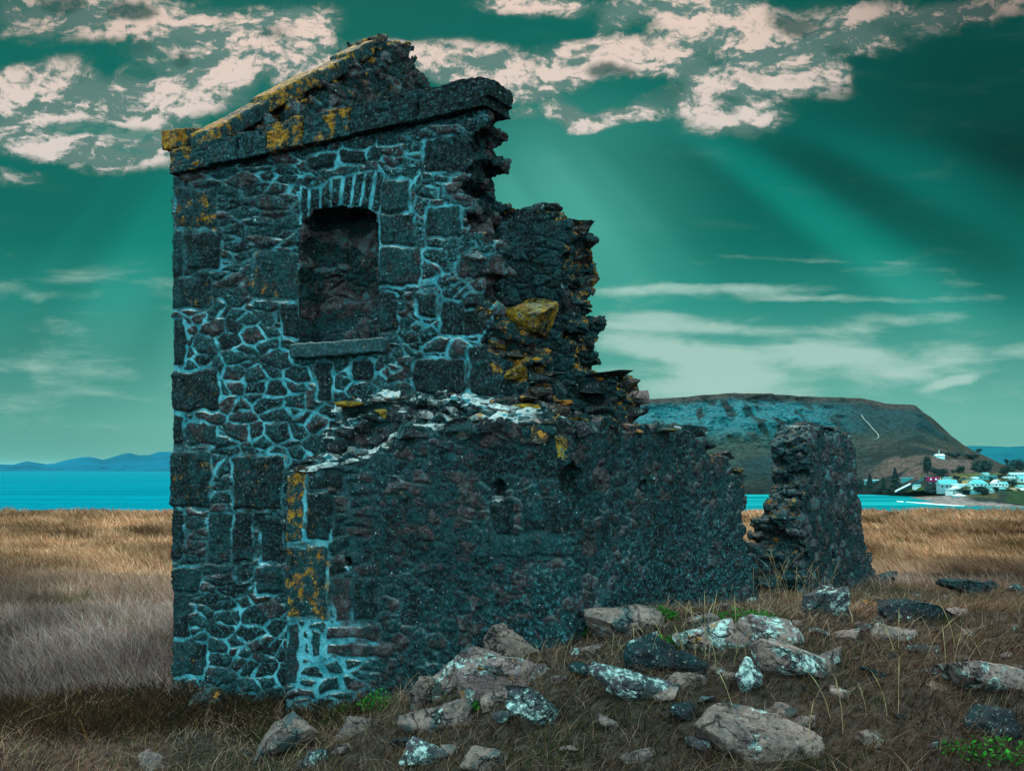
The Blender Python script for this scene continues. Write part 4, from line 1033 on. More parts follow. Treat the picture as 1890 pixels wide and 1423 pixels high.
# the open field
N = 420000
Y = 7.4*np.exp(RNG.random(N)**.8*math.log(40/7.4)); X = (RNG.random(N)*2.3-1.15)*Y
k = ~blocked(X, Y) & ~((Y < 7.7+3.2*sstep(X, -1.5, 1.5)*1.6)) & ((X/Y < -.25) | (X/Y > .16) | (RNG.random(N) < .12)) & ((np.abs(X/Y) < .62) | (RNG.random(N) < .5)); X, Y = X[k], Y[k]; n = len(X)
cl = clump(X, Y, .55, 305)
Hh = RNG.uniform(.08, .26, n)*np.clip(1+.9*cl, .4, 1.8)
g1 = sstep(Y, 9, 19)[:, None]
pal = pick([(.50,.37,.35), (.38,.27,.25), (.62,.48,.44), (.26,.18,.17)], n)*(1-g1)+pick([(.56,.31,.18), (.46,.24,.13), (.66,.40,.25), (.28,.14,.07)], n)*g1
dk = sstep(Y, 11.5, 8.0)[:, None]*sstep(X, 3, 0)[:, None]; pal = pal*(.86-.46*dk)*(1-.25*sstep(np.abs(X/Y), .40, .52))[:, None]  # darker near the ruin, plus a vignette toward the view's sides put into colour
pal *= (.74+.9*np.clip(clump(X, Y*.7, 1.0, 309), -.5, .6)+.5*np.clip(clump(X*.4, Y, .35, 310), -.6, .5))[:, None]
wd_ = clump(X, Y, .9, 311) > .42; pal[wd_] = pal[wd_]*np.array([.55, .62, .45])
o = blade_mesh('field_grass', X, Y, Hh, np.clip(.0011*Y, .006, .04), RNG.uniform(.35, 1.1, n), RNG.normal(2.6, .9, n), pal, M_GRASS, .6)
tag(o, 'pale tan dry grass of the open field reaching to the cliff edge', 'grass', kind='stuff')
# green weed clumps
def weed(x, y, r, h, lab, seed, n=420, col=((.02,.13,.015), (.035,.20,.025), (.015,.08,.012))):
    p = ground_hit(x, y); rr = np.random.default_rng(seed)
    a = rr.uniform(0, math.tau, n); q = np.sqrt(rr.random(n))
    L = rr.uniform(.012, .024, n)
    X = q*np.cos(a)*r; Y = q*np.sin(a)*r*.8; Z = rr.random(n)*h*(1-.6*q)
    th = rr.uniform(0, math.tau, n); ph = rr.uniform(-.5, 1.0, n)
    d1 = np.column_stack([np.cos(th)*np.cos(ph), np.sin(th)*np.cos(ph), np.sin(ph)]); d2 = np.column_stack([-np.sin(th), np.cos(th), rr.uniform(-.4, .4, n)])
    B = np.column_stack([X, Y, Z])
    V = np.stack([B, B+d1*L[:, None]*.5+d2*L[:, None]*.35, B+d1*L[:, None]*1.2, B+d1*L[:, None]*.5-d2*L[:, None]*.35], 1).reshape(-1, 3)
    Q = np.arange(4*n).reshape(-1, 4)
    cc = np.array(col)[rr.integers(0, len(col), n)]*rr.uniform(.6, 1.5, (n, 1))
    A = np.repeat(np.column_stack([cc, np.ones(n)]), 4, 0)
    o = mesh_obj('weed_clump', V, Q, M_GRASS, None, {'C': A}, smooth=False); o.location = (p[0], p[1]+r*.4, gz_full(np.array([p[0]]), np.array([p[1]]))[0])
    return tag(o, lab, 'weed', 'green weeds among the stones')
weed(700,1310,.13,.13,'leafy green weed at the wall foot just left of the boulder pile',1)
weed(645,1318,.10,.06,'flat patch of green weed below the mortared wall foot, above the low pinkish rock',2)
weed(1082,1176,.05,.10,'small green weed between the whitish stone and the pitted boulder',3,200)
weed(1222,1150,.10,.10,'green weed at the side wall foot right of the pitted boulder',4)
weed(1245,1195,.13,.06,'low green weed between the pitted boulder and the leaning dark slab',5)
weed(1375,1150,.22,.10,'wide green clump at the foot of the side wall, before the gap',6,700)
weed(1000,1170,.16,.16,'dark green bush against the low wall above the smooth greyish dome',7,600,((.012,.04,.03),(.02,.07,.04),(.01,.03,.02)))
weed(1850,1410,.22,.08,'green tuft near the bottom right corner',8,500)
weed(880,1305,.08,.05,'small green weed in front of the domed boulder with the white crown',9,250)
weed(265,1285,.2,.08,'dull green patch in the dark undergrowth left of the ruin',10,500,((.02,.06,.03),(.03,.09,.03),(.01,.03,.02)))
weed(690,1262,.07,.06,'green weed tucked in the wall foot, above the leafy weed',12,200)
# tall bleached stalks
def stalks(x, y, n, h, lab, seed, sp=.25):
    p = ground_hit(x, y); rr = np.random.default_rng(seed); V = []; Q = []
    for k in range(n):
        bx, by = rr.normal(0, sp), rr.normal(0, sp*.5); a = rr.uniform(0, math.tau); ln = rr.uniform(.1, .6); hh = h*rr.uniform(.6, 1.1); w = .0022
        pts = [(bx+math.cos(a)*ln*hh*t**2, by+math.sin(a)*ln*hh*t**2, hh*t*(1-.2*ln*t)) for t in np.linspace(0, 1, 7)]
        for j, (X, Y, Z) in enumerate(pts):
            ww = w*(1-.6*j/6)*(3.0 if j in (5,) else 1)
            for q in range(3):
                V.append((X+ww*math.cos(q*2.094), Y+ww*math.sin(q*2.094), Z))
        b = len(V)-21
        for j in range(6):
            for q in range(3): Q.append((b+3*j+q, b+3*j+(q+1) % 3, b+3*j+3+(q+1) % 3, b+3*j+3+q))
    A = np.tile([.40,.28,.15,1], (len(V), 1))
    o = mesh_obj('grass_stalks', np.array(V), np.array(Q), M_GRASS, None, {'C': A}); o.location = (p[0], p[1], p[2]-.02)
    return tag(o, lab, 'grass tuft', kind='stuff')
stalks(1425,1110,16,.55,'tall dry stalks standing in the gap before the fragment',1)
stalks(1480,1115,10,.45,'bleached stalks at the foot of the fragment, left of the white-crusted boulder',2,.2)
stalks(1345,1120,8,.4,'few dry stalks before the right end of the side wall',3,.2)
stalks(560,1290,6,.35,'thin arching stalks before the mortared wall foot above the tilted slab',4,.25)
stalks(1300,1215,10,.35,'dry stalks rising beside the dark leaning slab',5,.15)
stalks(1690,1230,8,.3,'dry stalks before the wide flat dark slab',6,.3)
stalks(1130,1230,6,.28,'dry stalks in the grassy pocket below the pitted boulder',7,.25)
stalks(1560,1330,8,.3,'dry stalks below the big sloping boulder',8,.3)

# ---------------------------------------------------------------- sea
SEA = -30.0
def sea_mat():
    m, T = new_mat('sea_water')
    P = T.n('ShaderNodeNewGeometry').outputs['Position']; Y = T.n('ShaderNodeSeparateXYZ', ins={0: P}).outputs[1]
    n1 = T.noise(T.mapping(P, scale=(.03, .12, 1)), 1.0, 8, .75); n2 = T.noise(T.mapping(P, scale=(.0012, .012, 1)), 1.0, 5, .6)
    c = T.mix(T.smooth(n2, .35, .65), (.0,.13,.18,1), (.0,.19,.25,1))
    c = T.mix(T.smooth(n1, .47, .62, 0, .8), c, (.0,.08,.12,1))
    X = T.n('ShaderNodeSeparateXYZ', ins={0: P}).outputs[0]
    bay = T.m('MULTIPLY', T.smooth(X, 100, 200), T.smooth(Y, 1350, 1200))
    c = T.mix(bay, c, T.mix(T.smooth(n2, .4, .6), (.0,.14,.16,1), (.01,.26,.28,1)))
    finish(T, c, 1.0, None, spec=0.0); return m
sv = []; Ys = [60, 400, 900, 1400, 3000, 8000, 20000, 60000]; Xs = [-40000, -10000, -3000, -800, 0, 800, 3000, 10000, 40000]
V = [(x, y, SEA) for x in Xs for y in Ys]; idx = np.arange(len(V)).reshape(len(Xs), len(Ys))
Q = np.stack([idx[:-1, :-1], idx[1:, :-1], idx[1:, 1:], idx[:-1, 1:]], -1).reshape(-1, 4)
sea = mesh_obj('sea', V, Q, sea_mat()); tag(sea, kind='structure')

# ---------------------------------------------------------------- headland and town land
def interp(x, pts): pts = np.array(pts, float); return np.interp(x, pts[:, 0], pts[:, 1])
def land(name, xs, base, top, dbase, dtop, rows, mat, noise_amp, colour, kind='structure', prof=1.0, back=None):
    X = []; n = len(xs); R = rows
    v = np.linspace(0, 1, R)
    xx = np.repeat(xs[:, None], R, 1); b = base(xs)[:, None]; t = top(xs)[:, None]
    yy = b+(t-b)*v[None, :]
    D = dbase(xs)[:, None]+(dtop(xs)-dbase(xs))[:, None]*(v[None, :]**prof)
    P = np.stack([(xx-CX)/F*D, D, EYE+(HY-yy)/F*D], -1).reshape(-1, 3)
    nz = noise_amp(P, xx.ravel(), yy.ravel(), np.tile(v, n))
    P = P+nz
    col = colour(P, xx.ravel(), yy.ravel())
    # gently falling back side
    nback = 3; Pb = P.reshape(n, R, 3)[:, -1:, :]
    bk = np.concatenate([Pb+np.array([0, 300*(k+1), 0])*1.0-np.array([0, 0, 1.0])*(k+1)**2*14 for k in range(nback)], 1)
    allP = np.concatenate([P.reshape(n, R, 3), bk], 1); cb = np.repeat(col.reshape(n, R, 4)[:, -1:, :], nback, 1)
    allC = np.concatenate([col.reshape(n, R, 4), cb], 1); R2 = R+nback
    idx = np.arange(n*R2).reshape(n, R2)
    Q = np.stack([idx[:-1, :-1], idx[1:, :-1], idx[1:, 1:], idx[:-1, 1:]], -1).reshape(-1, 4)
    return tag(mesh_obj(name, allP.reshape(-1, 3), Q, mat, None, {'C': allC.reshape(-1, 4)}), kind=kind)
def land_mat(name='hillside', sc=.05):
    m, T = new_mat(name)
    P = T.n('ShaderNodeNewGeometry').outputs['Position']; at = T.n('ShaderNodeAttribute', attribute_name='C')
    n1 = T.noise(P, sc*2, 6, .7); n2 = T.noise(P, sc*7, 5, .7)
    c = T.mix(T.smooth(n1, .42, .58, 0, .8), at.outputs['Color'], T.mix(1.0, at.outputs['Color'], (.13,.20,.22,1), 'MULTIPLY'))
    c = T.mix(T.smooth(n2, .55, .66, 0, .6), c, T.mix(1.0, at.outputs['Color'], (2.7,2.6,2.6,1), 'MULTIPLY'))
    finish(T, c, .95, n1, 1.0, 14.0, .1); return m
M_LAND = land_mat(sc=.09)
HB = [(700,920),(1100,915),(1400,914),(1600,914),(1650,912),(1700,905),(1750,905),(1900,903),(2100,905)]
HT = [(700,905),(850,830),(960,770),(1100,744),(1190,737),(1260,733),(1300,729),(1360,725),(1420,728),(1500,733),(1590,735),(1640,745),(1690,748),(1710,765),(1740,790),(1780,822),(1800,832),(1830,846),(1850,856),(1890,868),(2100,872)]
def headcol(P, x, y):
    n = fbm(P, .008, 4, 401); n2 = fbm(P, .03, 3, 402); n3 = ridge(P*np.array([1, .3, .45]), .07, 5, 405)
    scrub = np.array([.004,.030,.034]); rock = np.array([.012,.115,.135]); brown = np.array([.085,.066,.055]); tan = np.array([.20,.13,.115]); green = np.array([.04,.14,.015]); dark = np.array([.003,.015,.016])
    scrub = scrub*1.5*(1+1.1*n2[:, None])
    c = scrub
    def bl(c, col, f): f = np.clip(f, 0, 1)[:, None]; return c*(1-f)+col*f
    crest = interp(x, HT)
    c = bl(c, rock*1.9, sstep(n3, .06, .30)*sstep(x, 1620, 1450)*sstep(y, 850, 790)*sstep(y-crest, 6, 22))
    c = bl(c, rock*.6, sstep(n3, .15, .5)*sstep(x, 1560, 1640)*sstep(y, 830, 760))
    c = bl(c, np.array([.05,.075,.05]), sstep(n, -.1, .25)*sstep(y, 780, 820)*.7)
    c = bl(c, brown, sstep(y-crest, 14, 4)*.8)
    c = bl(c, brown, sstep(x, 1540, 1640)*sstep(y, 800, 835)*sstep(n2, -.2, .2))
    c = bl(c, tan, sstep(y, 815+(1700-x)*.12, 845)*sstep(x, 1590, 1660)*sstep(x, 1735, 1700)*sstep(n2, -.12, .05)*.8)
    fld = (poly_sd(x, y, [(1719,842),(1760,848),(1800,850),(1800,872),(1780,874),(1716,872)]) > 0)
    c = bl(c, tan, fld*1.0)
    c = bl(c, np.array([.21,.20,.07]), (poly_sd(x, y, [(1752,874),(1850,872),(1850,886),(1752,886)]) > 0)*.9)
    c = bl(c, green, (poly_sd(x, y, [(1697,878),(1720,877),(1712,884),(1697,884)]) > 0)*1.0)
    c = bl(c, green, (poly_sd(x, y, [(1680,902),(1712,898),(1720,900),(1704,905),(1680,906)]) > 0)*1.0)
    c = bl(c, np.array([.22,.19,.09]), (poly_sd(x, y, [(1667,909),(1700,906),(1790,908),(1790,917),(1700,918),(1668,914)]) > 0)*1.0)
    c = bl(c, np.array([.14,.2,.05]), (poly_sd(x, y, [(1710,909),(1770,909),(1770,917),(1710,917)]) > 0)*.7)
    c = bl(c, np.array([.08,.13,.05]), sstep(y, 880, 890)*sstep(x, 1770, 1790)*.8)
    c = bl(c, dark, sstep(x, 1700, 1690)*sstep(y, 880, 895)*sstep(n2, -.35, .0)*.9)
    return np.column_stack([c, np.ones(len(x))])
def headnoise(P, x, y, v):
    a = sstep(v, 0, .12)
    cl = sstep(x, 1620, 1450)*sstep(v, .35, .6)
    h = 9*fbm(P, .03, 5, 411)*(a*.5+cl) + 8*ridge(P*np.array([1, .3, .25]), .045, 4, 413)*cl
    out = np.zeros_like(P); out[:, 1] = -h*2.0; out[:, 0] = h*.3; out[:, 2] = .8*fbm(P, .06, 3, 415)*a
    return out
hx = np.concatenate([np.linspace(700, 1100, 60), np.linspace(1102, 1900, 420), np.linspace(1905, 2100, 20)])
land('headland', hx, lambda x: interp(x, HB), lambda x: interp(x, HT), lambda x: interp(x, [(700,1190),(1600,1190),(1700,1090),(1780,960),(2100,940)]),
     lambda x: interp(x, [(700,1300),(1100,1560),(1600,1560),(1750,1480),(1850,1400),(2100,1350)]), 170, M_LAND, headnoise, headcol, prof=1.15)
# foreshore rocks and beach at the right
def shorecol(P, x, y):
    n2 = fbm(P, .05, 3, 421)
    sand = np.array([.50,.38,.37]); rk = np.array([.02,.05,.045]); gr = np.array([.03,.09,.03]); ol = np.array([.13,.12,.05])
    def bl(c, col, f): f = np.clip(f, 0, 1)[:, None]; return c*(1-f)+col*f
    c = np.tile(sand, (len(x), 1))
    top = interp(x, [(1700,926),(1780,924),(1830,926),(1860,930),(1890,935),(2100,940)])
    c = bl(c, rk, sstep(y-top+4*n2, 1.5, -1.5)*sstep(x, 1775, 1800))
    c = bl(c, ol, sstep(y-top+3*n2, -5, -9)*sstep(x, 1760, 1790)*sstep(x, 1850, 1835))
    c = bl(c, gr, sstep(y-top, -2, -5)*sstep(x, 1850, 1865))
    return np.column_stack([c, np.ones(len(x))])
sx = np.linspace(1690, 2100, 120)
land('beach', sx, lambda x: interp(x, [(1690,928.5),(1740,931),(1790,934),(1820,938),(1850,942),(2100,948)]), lambda x: interp(x, [(1690,926.5),(1740,925),(1775,914),(1890,904),(2100,904)]),
     lambda x: interp(x, [(1690,900),(1740,868),(1790,832),(1850,790),(2100,740)]), lambda x: interp(x, [(1690,930),(1750,935),(1790,955),(2100,940)]), 40, M_LAND,
     lambda P, x, y, v: np.zeros_like(P)+np.array([0, 0, 1])*(.5*fbm(P, .08, 3, 431)*v)[:, None], shorecol)
# distant ranges across the bay
def far_hills(name, pts, D, col, seed, depth=1200):
    xs = np.linspace(pts[0][0], pts[-1][0], 360); m, T = new_mat('far_range')
    P = T.n('ShaderNodeNewGeometry').outputs['Position']; n = T.noise(P, .002, 5, .6)
    finish(T, T.mix(T.smooth(n, .35, .65), col, tuple(c*.7 for c in col[:3])+(1,)), 1.0, None, spec=.0)  # blue of the distance: haze put into the hill colour
    t = interp(xs, pts); rows = 14; v = np.linspace(0, 1, rows)
    zt = (HY-t)/F*D+EYE
    out = []
    for i, x in enumerate(xs):
        for k in v:
            Dk = D-depth*(1-k)
            z = SEA-2+(zt[i]-SEA)*k**.8
            out.append(((x-CX)/F*Dk, Dk, z))
        out.append(((x-CX)/F*D, D+depth, SEA-2))
    P_ = np.array(out); nn = fbm(P_, .0016, 4, seed); P_[:, 1] += nn*500*np.tile(np.append(1-v**3, 0), len(xs))
    idx = np.arange(len(P_)).reshape(len(xs), rows+1)
    Q = np.stack([idx[:-1, :-1], idx[1:, :-1], idx[1:, 1:], idx[:-1, 1:]], -1).reshape(-1, 4)
    return tag(mesh_obj(name, P_, Q, m), kind='structure')
far_hills('far_hills', [(-300,850),(-150,846),(-40,857),(0,856.5),(25,857),(50,850.5),(74,857),(100,855),(125,848),(152,843),(168,843),(191,848),(212,842),(226,837.5),(239,835.5),(255,839.5),(275,839.5),(294,833),(320,833.5),(380,838),(460,830),(560,842),(700,852),(820,861)], 9000, (.0,.10,.17,1), 441)
far_hills('far_coast', [(1500,862),(1700,835),(1760,824),(1795,822),(1830,823),(1860,824),(1900,822),(2100,824),(2400,850)], 7000, (.0,.10,.135,1), 445, 900)

# footpath up the headland
def ribbon(name, pts, w, mat, kind='structure', lift=.6):
    V = []; 
    for i, (x, y, D) in enumerate(pts):
        X = (x-CX)/F*D; Z = EYE+(HY-y)/F*D
        for sgn in (-1, 1): V.append((X+sgn*w*.5, D-lift*3, Z+lift))
    n = len(pts); Q = [(2*i, 2*i+1, 2*i+3, 2*i+2) for i in range(n-1)]
    o = mesh_obj(name, V, Q, mat); return tag(o, kind=kind)
def flat_mat(name, col, rough=.8, var=.15, sc=.3):
    m, T = new_mat(name); P = T.n('ShaderNodeNewGeometry').outputs['Position']; n = T.noise(P, sc, 4, .6)
    finish(T, T.mix(T.smooth(n, .35, .65), col, tuple(c*(1-var) for c in col[:3])+(1,)), rough, None, spec=.3); return m
M_PATH = flat_mat('path_gravel', (.34,.36,.33,1))
def hd(x, y):     # depth of the headland surface seen at photo position (x, y)
    b, t = interp(x, HB), interp(x, HT); db = interp(x, [(700,1190),(1600,1190),(1700,1090),(1780,960),(2100,940)]); dt = interp(x, [(700,1300),(1100,1560),(1600,1560),(1750,1480),(1850,1400),(2100,1350)])
    v = min(max((b-y)/(b-t), 0), 1)
    P = np.array([[(x-CX)/F*(db+(dt-db)*v**1.15), db+(dt-db)*v**1.15, EYE+(HY-y)/F*(db+(dt-db)*v**1.15)]])
    return float((P+headnoise(P, np.array([x]), np.array([y]), np.array([v])))[0, 1])
ribbon('path', [(x, y, hd(x, y)-6) for x, y in ((1589,766),(1593,773),(1600,780),(1607,788),(1613,795),(1619,801),(1621,806),(1619,810),(1612,812))], .9, M_PATH)
ribbon('road', [(x, y, hd(x, y)-4) for x, y in ((1652,912),(1663,906),(1676,899),(1690,892),(1702,885),(1712,879))], 6.0, flat_mat('asphalt', (.03,.10,.13,1)))

# ---------------------------------------------------------------- town
class MBx:
    def __init__(s): s.V = []; s.Q = []; s.T = []
    def box(s, x0, x1, y0, y1, z0, z1):
        b = len(s.V); s.V += [(x, y, z) for z in (z0, z1) for x, y in ((x0, y0), (x1, y0), (x1, y1), (x0, y1))]
        s.Q += [(b, b+3, b+2, b+1), (b+4, b+5, b+6, b+7), (b, b+1, b+5, b+4), (b+1, b+2, b+6, b+5), (b+2, b+3, b+7, b+6), (b+3, b, b+4, b+7)]; return s
    def gable(s, x0, x1, y0, y1, z0, z1, axis='x', oh=.4, th=.25):
        """solid pitched roof, ridge along axis, with its eaves overhanging"""
        b = len(s.V); x0 -= oh; x1 += oh; y0 -= oh; y1 += oh
        if axis == 'x':
            ym = (y0+y1)/2; s.V += [(x0, y0, z0), (x1, y0, z0), (x1, y1, z0), (x0, y1, z0), (x0, ym, z1), (x1, ym, z1)]
            s.Q += [(b, b+1, b+5, b+4), (b+2, b+3, b+4, b+5), (b, b+3, b+2, b+1)]; s.T += [(b+1, b+2, b+5), (b+3, b, b+4)]
        elif axis == 'y':
            xm = (x0+x1)/2; s.V += [(x0, y0, z0), (x1, y0, z0), (x1, y1, z0), (x0, y1, z0), (xm, y0, z1), (xm, y1, z1)]
            s.Q += [(b, b+4, b+5, b+3), (b+1, b+2, b+5, b+4), (b, b+3, b+2, b+1)]; s.T += [(b, b+1, b+4), (b+2, b+3, b+5)]
        else:
            xm = (x0+x1)/2; ym = (y0+y1)/2; q = min(x1-x0, y1-y0)*.5
            s.V += [(x0, y0, z0), (x1, y0, z0), (x1, y1, z0), (x0, y1, z0), (x0+q, ym, z1), (x1-q, ym, z1)]
            s.Q += [(b, b+1, b+5, b+4), (b+2, b+3, b+4, b+5), (b, b+3, b+2, b+1)]; s.T += [(b+1, b+2, b+5), (b+3, b, b+4)]
        return s
    def build(s, name, mat, parent):
        V = np.array(s.V)+np.array(root_loc(parent)); return mesh_obj(name, V, s.Q, mat, parent, smooth=False, tris=s.T or None)
MW = {k: flat_mat('paint_'+k, c) for k, c in dict(white=(.55,.74,.74,1), teal=(.03,.26,.28,1), lteal=(.10,.40,.42,1), grey=(.16,.32,.36,1), dark=(.008,.02,.022,1), mag=(.26,.0,.06,1), orange=(.62,.33,.12,1), tan=(.40,.28,.18,1), pale=(.35,.62,.62,1), roofw=(.72,.86,.86,1), blue=(.18,.25,.50,1), green=(.08,.4,.12,1)).items()}
def house(x0, x1, yt, yb, wall, roof, rtype, lab, nwin=3, rh=.42, D=None, depth=9, extra=None):
    xm = (x0+x1)/2; D = D or hd(xm, yb)-6
    k = D/F; W_ = (x1-x0)*k; H_ = (yb-yt)*k
    e = empty('house', ((xm-CX)*k, D, EYE+(HY-yb)*k), lab, 'building', 'houses of the seaside town')
    hw = H_*(1-rh)
    w = MBx().box(-W_/2, W_/2, 0, depth, -5, hw).build('wall', MW[wall], e)
    if rtype != 'flat': MBx().gable(-W_/2, W_/2, 0, depth, hw+.02, H_, rtype).build('roof', MW[roof], e)
    else: MBx().box(-W_/2-.4, W_/2+.4, -.4, depth+.4, hw+.02, hw+max(.5, H_*rh)).build('roof', MW[roof], e)
    for i in range(nwin):
        cx = -W_/2+W_*(i+.5)/nwin; ww = min(W_/nwin*.28, 1.1)
        f = MBx().box(cx-ww-.12, cx+ww+.12, -.08, -.01, hw*.28, hw*.82).build('window', MW['pale'], e)
        MBx().box(cx-ww, cx+ww, -.14, -.09, hw*.32, hw*.78).build('pane', MW['dark'], f)
    if extra: extra(e, W_, H_, hw)
    return e
def disc(mb, cx, cz, r, y):
    b = len(mb.V); n = 20
    for yy in (y-.06, y):
        for i in range(n): mb.V.append((cx+r*math.cos(i/n*math.tau), yy, cz+r*math.sin(i/n*math.tau)))
    for i in range(n): mb.Q.append((b+i, b+(i+1) % n, b+n+(i+1) % n, b+n+i))
    for i in range(1, n-1): mb.T.append((b, b+i+1, b+i))
    return mb
def magenta(e, W_, H_, hw):
    MBx().box(-W_/2-.2, W_/2+.2, -.5, -.02, H_*.48, H_*1.0).build('upper_front', MW['mag'], e)
    for cx in (-W_*.2, W_*.2): disc(MBx(), cx, H_*.74, W_*.07, -.52).build('round_window', MW['roofw'], e)
    MBx().box(W_/2+.25, W_/2+1.3, -.3, 8, -2, H_).build('side_panel', MW['orange'], e)
house(1711,1734,880,896,'dark','mag','flat','red-fronted building with two round white windows at the left of the town',2,.08,extra=magenta)
house(1735,1768,885,902,'grey','lteal','x','large house with a broad pale teal roof right of the red-fronted building',4,.5)
house(1783,1793,885,894,'orange','teal','flat','small orange-walled house in the middle of the town',1,.15)
house(1792,1824,885,898,'pale','lteal','hip','pale house with a wide hipped roof right of the orange-walled house',4,.6)
house(1808,1840,877,884,'teal','teal','flat','long flat teal building behind the wide hipped roof',5,.2)
def tallwin(e, W_, H_, hw): disc(MBx(), 0, H_*.72, .9, -.35).build('attic_window', MW['dark'], e)
house(1836,1849,885,898,'white','white','y','white house with a steep front gable and attic window',2,.55,extra=tallwin)
house(1848,1861,889,898,'white','lteal','x','low wing with pale roof right of the steep white gable',2,.5)
house(1866,1895,872,882,'lteal','pale','x','wide teal house high at the right edge of the photo',5,.4)
house(1854,1880,880,884,'pale','roofw','flat','low pale building below the wide teal house at the right edge',3,.4)
house(1882,1898,878,890,'pale','lteal','x','two-storey pale house at the right edge of the photo',2,.4)
house(1842,1866,900,911,'pale','lteal','hip','pale teal house with hipped roof at the lower right of the town',4,.55,D=960)
house(1861,1868,899,904,'white','roofw','y','tiny white gable behind the pale teal hipped house',1,.5,D=1000)
house(1868,1880,901,911,'tan','tan','y','tan steep-gabled house between the hipped house and the right edge',1,.6,D=955)
house(1867,1896,912,920,'teal','roofw','flat','long shed with bright white roof by the foreshore at the right edge',4,.22,D=925)
house(1886,1898,902,910,'white','roofw','y','white gable with dark window cut by the right edge of the photo',1,.5,D=950)
def arches(e, W_, H_, hw):
    for cx in (-W_*.22, W_*.22): disc(MBx(), cx, hw*.62, W_*.12, -.2).build('arched_window', MW['dark'], e)
house(1760,1776,898,908,'white','roofw','y','small white house with two dark arched windows above the white shed',0,.4,extra=arches,D=985)
house(1752,1762,902,908,'white','pale','flat','low white annex left of the house with arched windows',2,.3,D=985)
house(1776,1792,901,906,'teal','pale','x','low teal cottage right of the house with arched windows',2,.5,D=990)
house(1765,1783,911,919,'lteal','roofw','hip','white-roofed open shed standing alone on the green by the beach',3,.5,D=940)
house(1764,1784,893,897,'white','roofw','flat','long low white roof in front of the large teal-roofed house',4,.5)
house(1600,1625,885,890,'teal','pale','flat','low building half hidden by dark pines left of the town',4,.4)
house(1668,1690,881,884,'teal','lteal','flat','long low roof behind the pines at the start of the road',4,.5)
def mast(e, W_, H_, hw): MBx().box(-W_*.2, -W_*.2+.5, 1, 1.5, 0, H_*2.3).build('mast', MW['white'], e)
house(1729,1744,838,844,'pale','roofw','x','lone white lodge with a mast high on the slope',3,.5,extra=mast)
for (x0, x1, yt, yb, wl, rf, tp, lb) in [(1797,1807,880,885,'white','pale','x','small white house behind the orange-walled house'),(1822,1834,896,902,'pale','teal','x','teal-roofed cottage left of the steep white gable'),
 (1826,1838,903,909,'white','lteal','hip','small hipped house below the teal-roofed cottage'),(1798,1810,900,906,'lteal','roofw','x','white-roofed cottage right of the low teal cottage'),(1882,1894,895,901,'white','lteal','x','pale cottage near the right edge, above the tan gable'),
 (1745,1757,880,884,'pale','teal','x','low cottage behind the large teal-roofed house'),(1848,1858,912,917,'white','roofw','x','small white boat shed by the foreshore, left of the long shed'),(1866,1874,886,891,'white','pale','y','narrow white gable right of the low pale-roofed wing'),
 (1690,1700,894,898,'white','lteal','x','small white house beside the coast road'),(1816,1826,872,876,'white','lteal','x','white house on the paddock edge above the long teal building')]:
    house(x0, x1, yt, yb, wl, rf, tp, lb, 2, .45)
# seawall
sw = mesh_obj('sea_wall', [((x-CX)/F*D, D, EYE+(HY-y)/F*D+dz) for (x, y, D) in ((1653,908,1060),(1681,894,1075)) for dz in (0, 1.4)]+[((x-CX)/F*D, D+2, EYE+(HY-y)/F*D+dz) for (x, y, D) in ((1653,908,1060),(1681,894,1075)) for dz in (0, 1.4)],
     [(0,2,3,1),(1,3,7,5),(4,5,7,6),(0,1,5,4),(2,6,7,3),(0,4,6,2)], MW['roofw'], smooth=False)
tag(sw, 'bright white sea wall slanting up beside the coast road', 'sea wall')
# trees
M_LEAF = flat_mat('dark_foliage', (.010,.040,.038,1), .9, .5, 1.2); M_BARK = flat_mat('bark', (.02,.02,.02,1))
def tree(x, yb, w, h, kind, lab, seed, D=None):
    D = D or hd(x, yb)-8; k = D/F; W_ = w*k; H_ = h*k; r = np.random.default_rng(seed)
    e = empty('pine_tree' if kind == 'pine' else 'bushy_tree', ((x-CX)*k, D, EYE+(HY-yb)*k), lab, 'tree', 'dark trees of the town')
    n = 900; q = r.random(n)
    if kind == 'pine':
        z = H_*(.08+.92*q); lev = np.floor(q*9)/9; rad = W_*.5*(1.05-q)*(1-.35*((q*9) % 1)); a = r.uniform(0, math.tau, n); rr = rad*np.sqrt(r.random(n))
        P = np.column_stack([np.cos(a)*rr, np.sin(a)*rr, z])
    else:
        nc = 9; cc = np.column_stack([r.uniform(-.32, .32, nc)*W_, r.uniform(-.3, .3, nc)*W_, r.uniform(.15, .7, nc)*H_]); i = r.integers(0, nc, n)
        v = r.normal(size=(n, 3)); v /= np.linalg.norm(v, axis=1)[:, None]; P = cc[i]+v*(r.random(n)**.4)[:, None]*np.array([W_*.24, W_*.24, H_*.27]) 
    s = max(W_, H_)*.045; th = r.uniform(0, math.tau, n); d1 = np.column_stack([np.cos(th), np.sin(th), r.uniform(-.6, .6, n)])*s; d2 = np.column_stack([-np.sin(th)*.5, np.cos(th)*.5, r.uniform(.3, 1, n)])*s
    V = np.stack([P-d1, P-d2, P+d1, P+d2], 1).reshape(-1, 3)+np.array(root_loc(e)); mesh_obj('crown', V, np.arange(4*n).reshape(-1, 4), M_LEAF, e, smooth=False)
    MBx().box(-W_*.03-.1, W_*.03+.1, -.2, .3, -3, H_*.7).build('trunk', M_BARK, e)
    return e
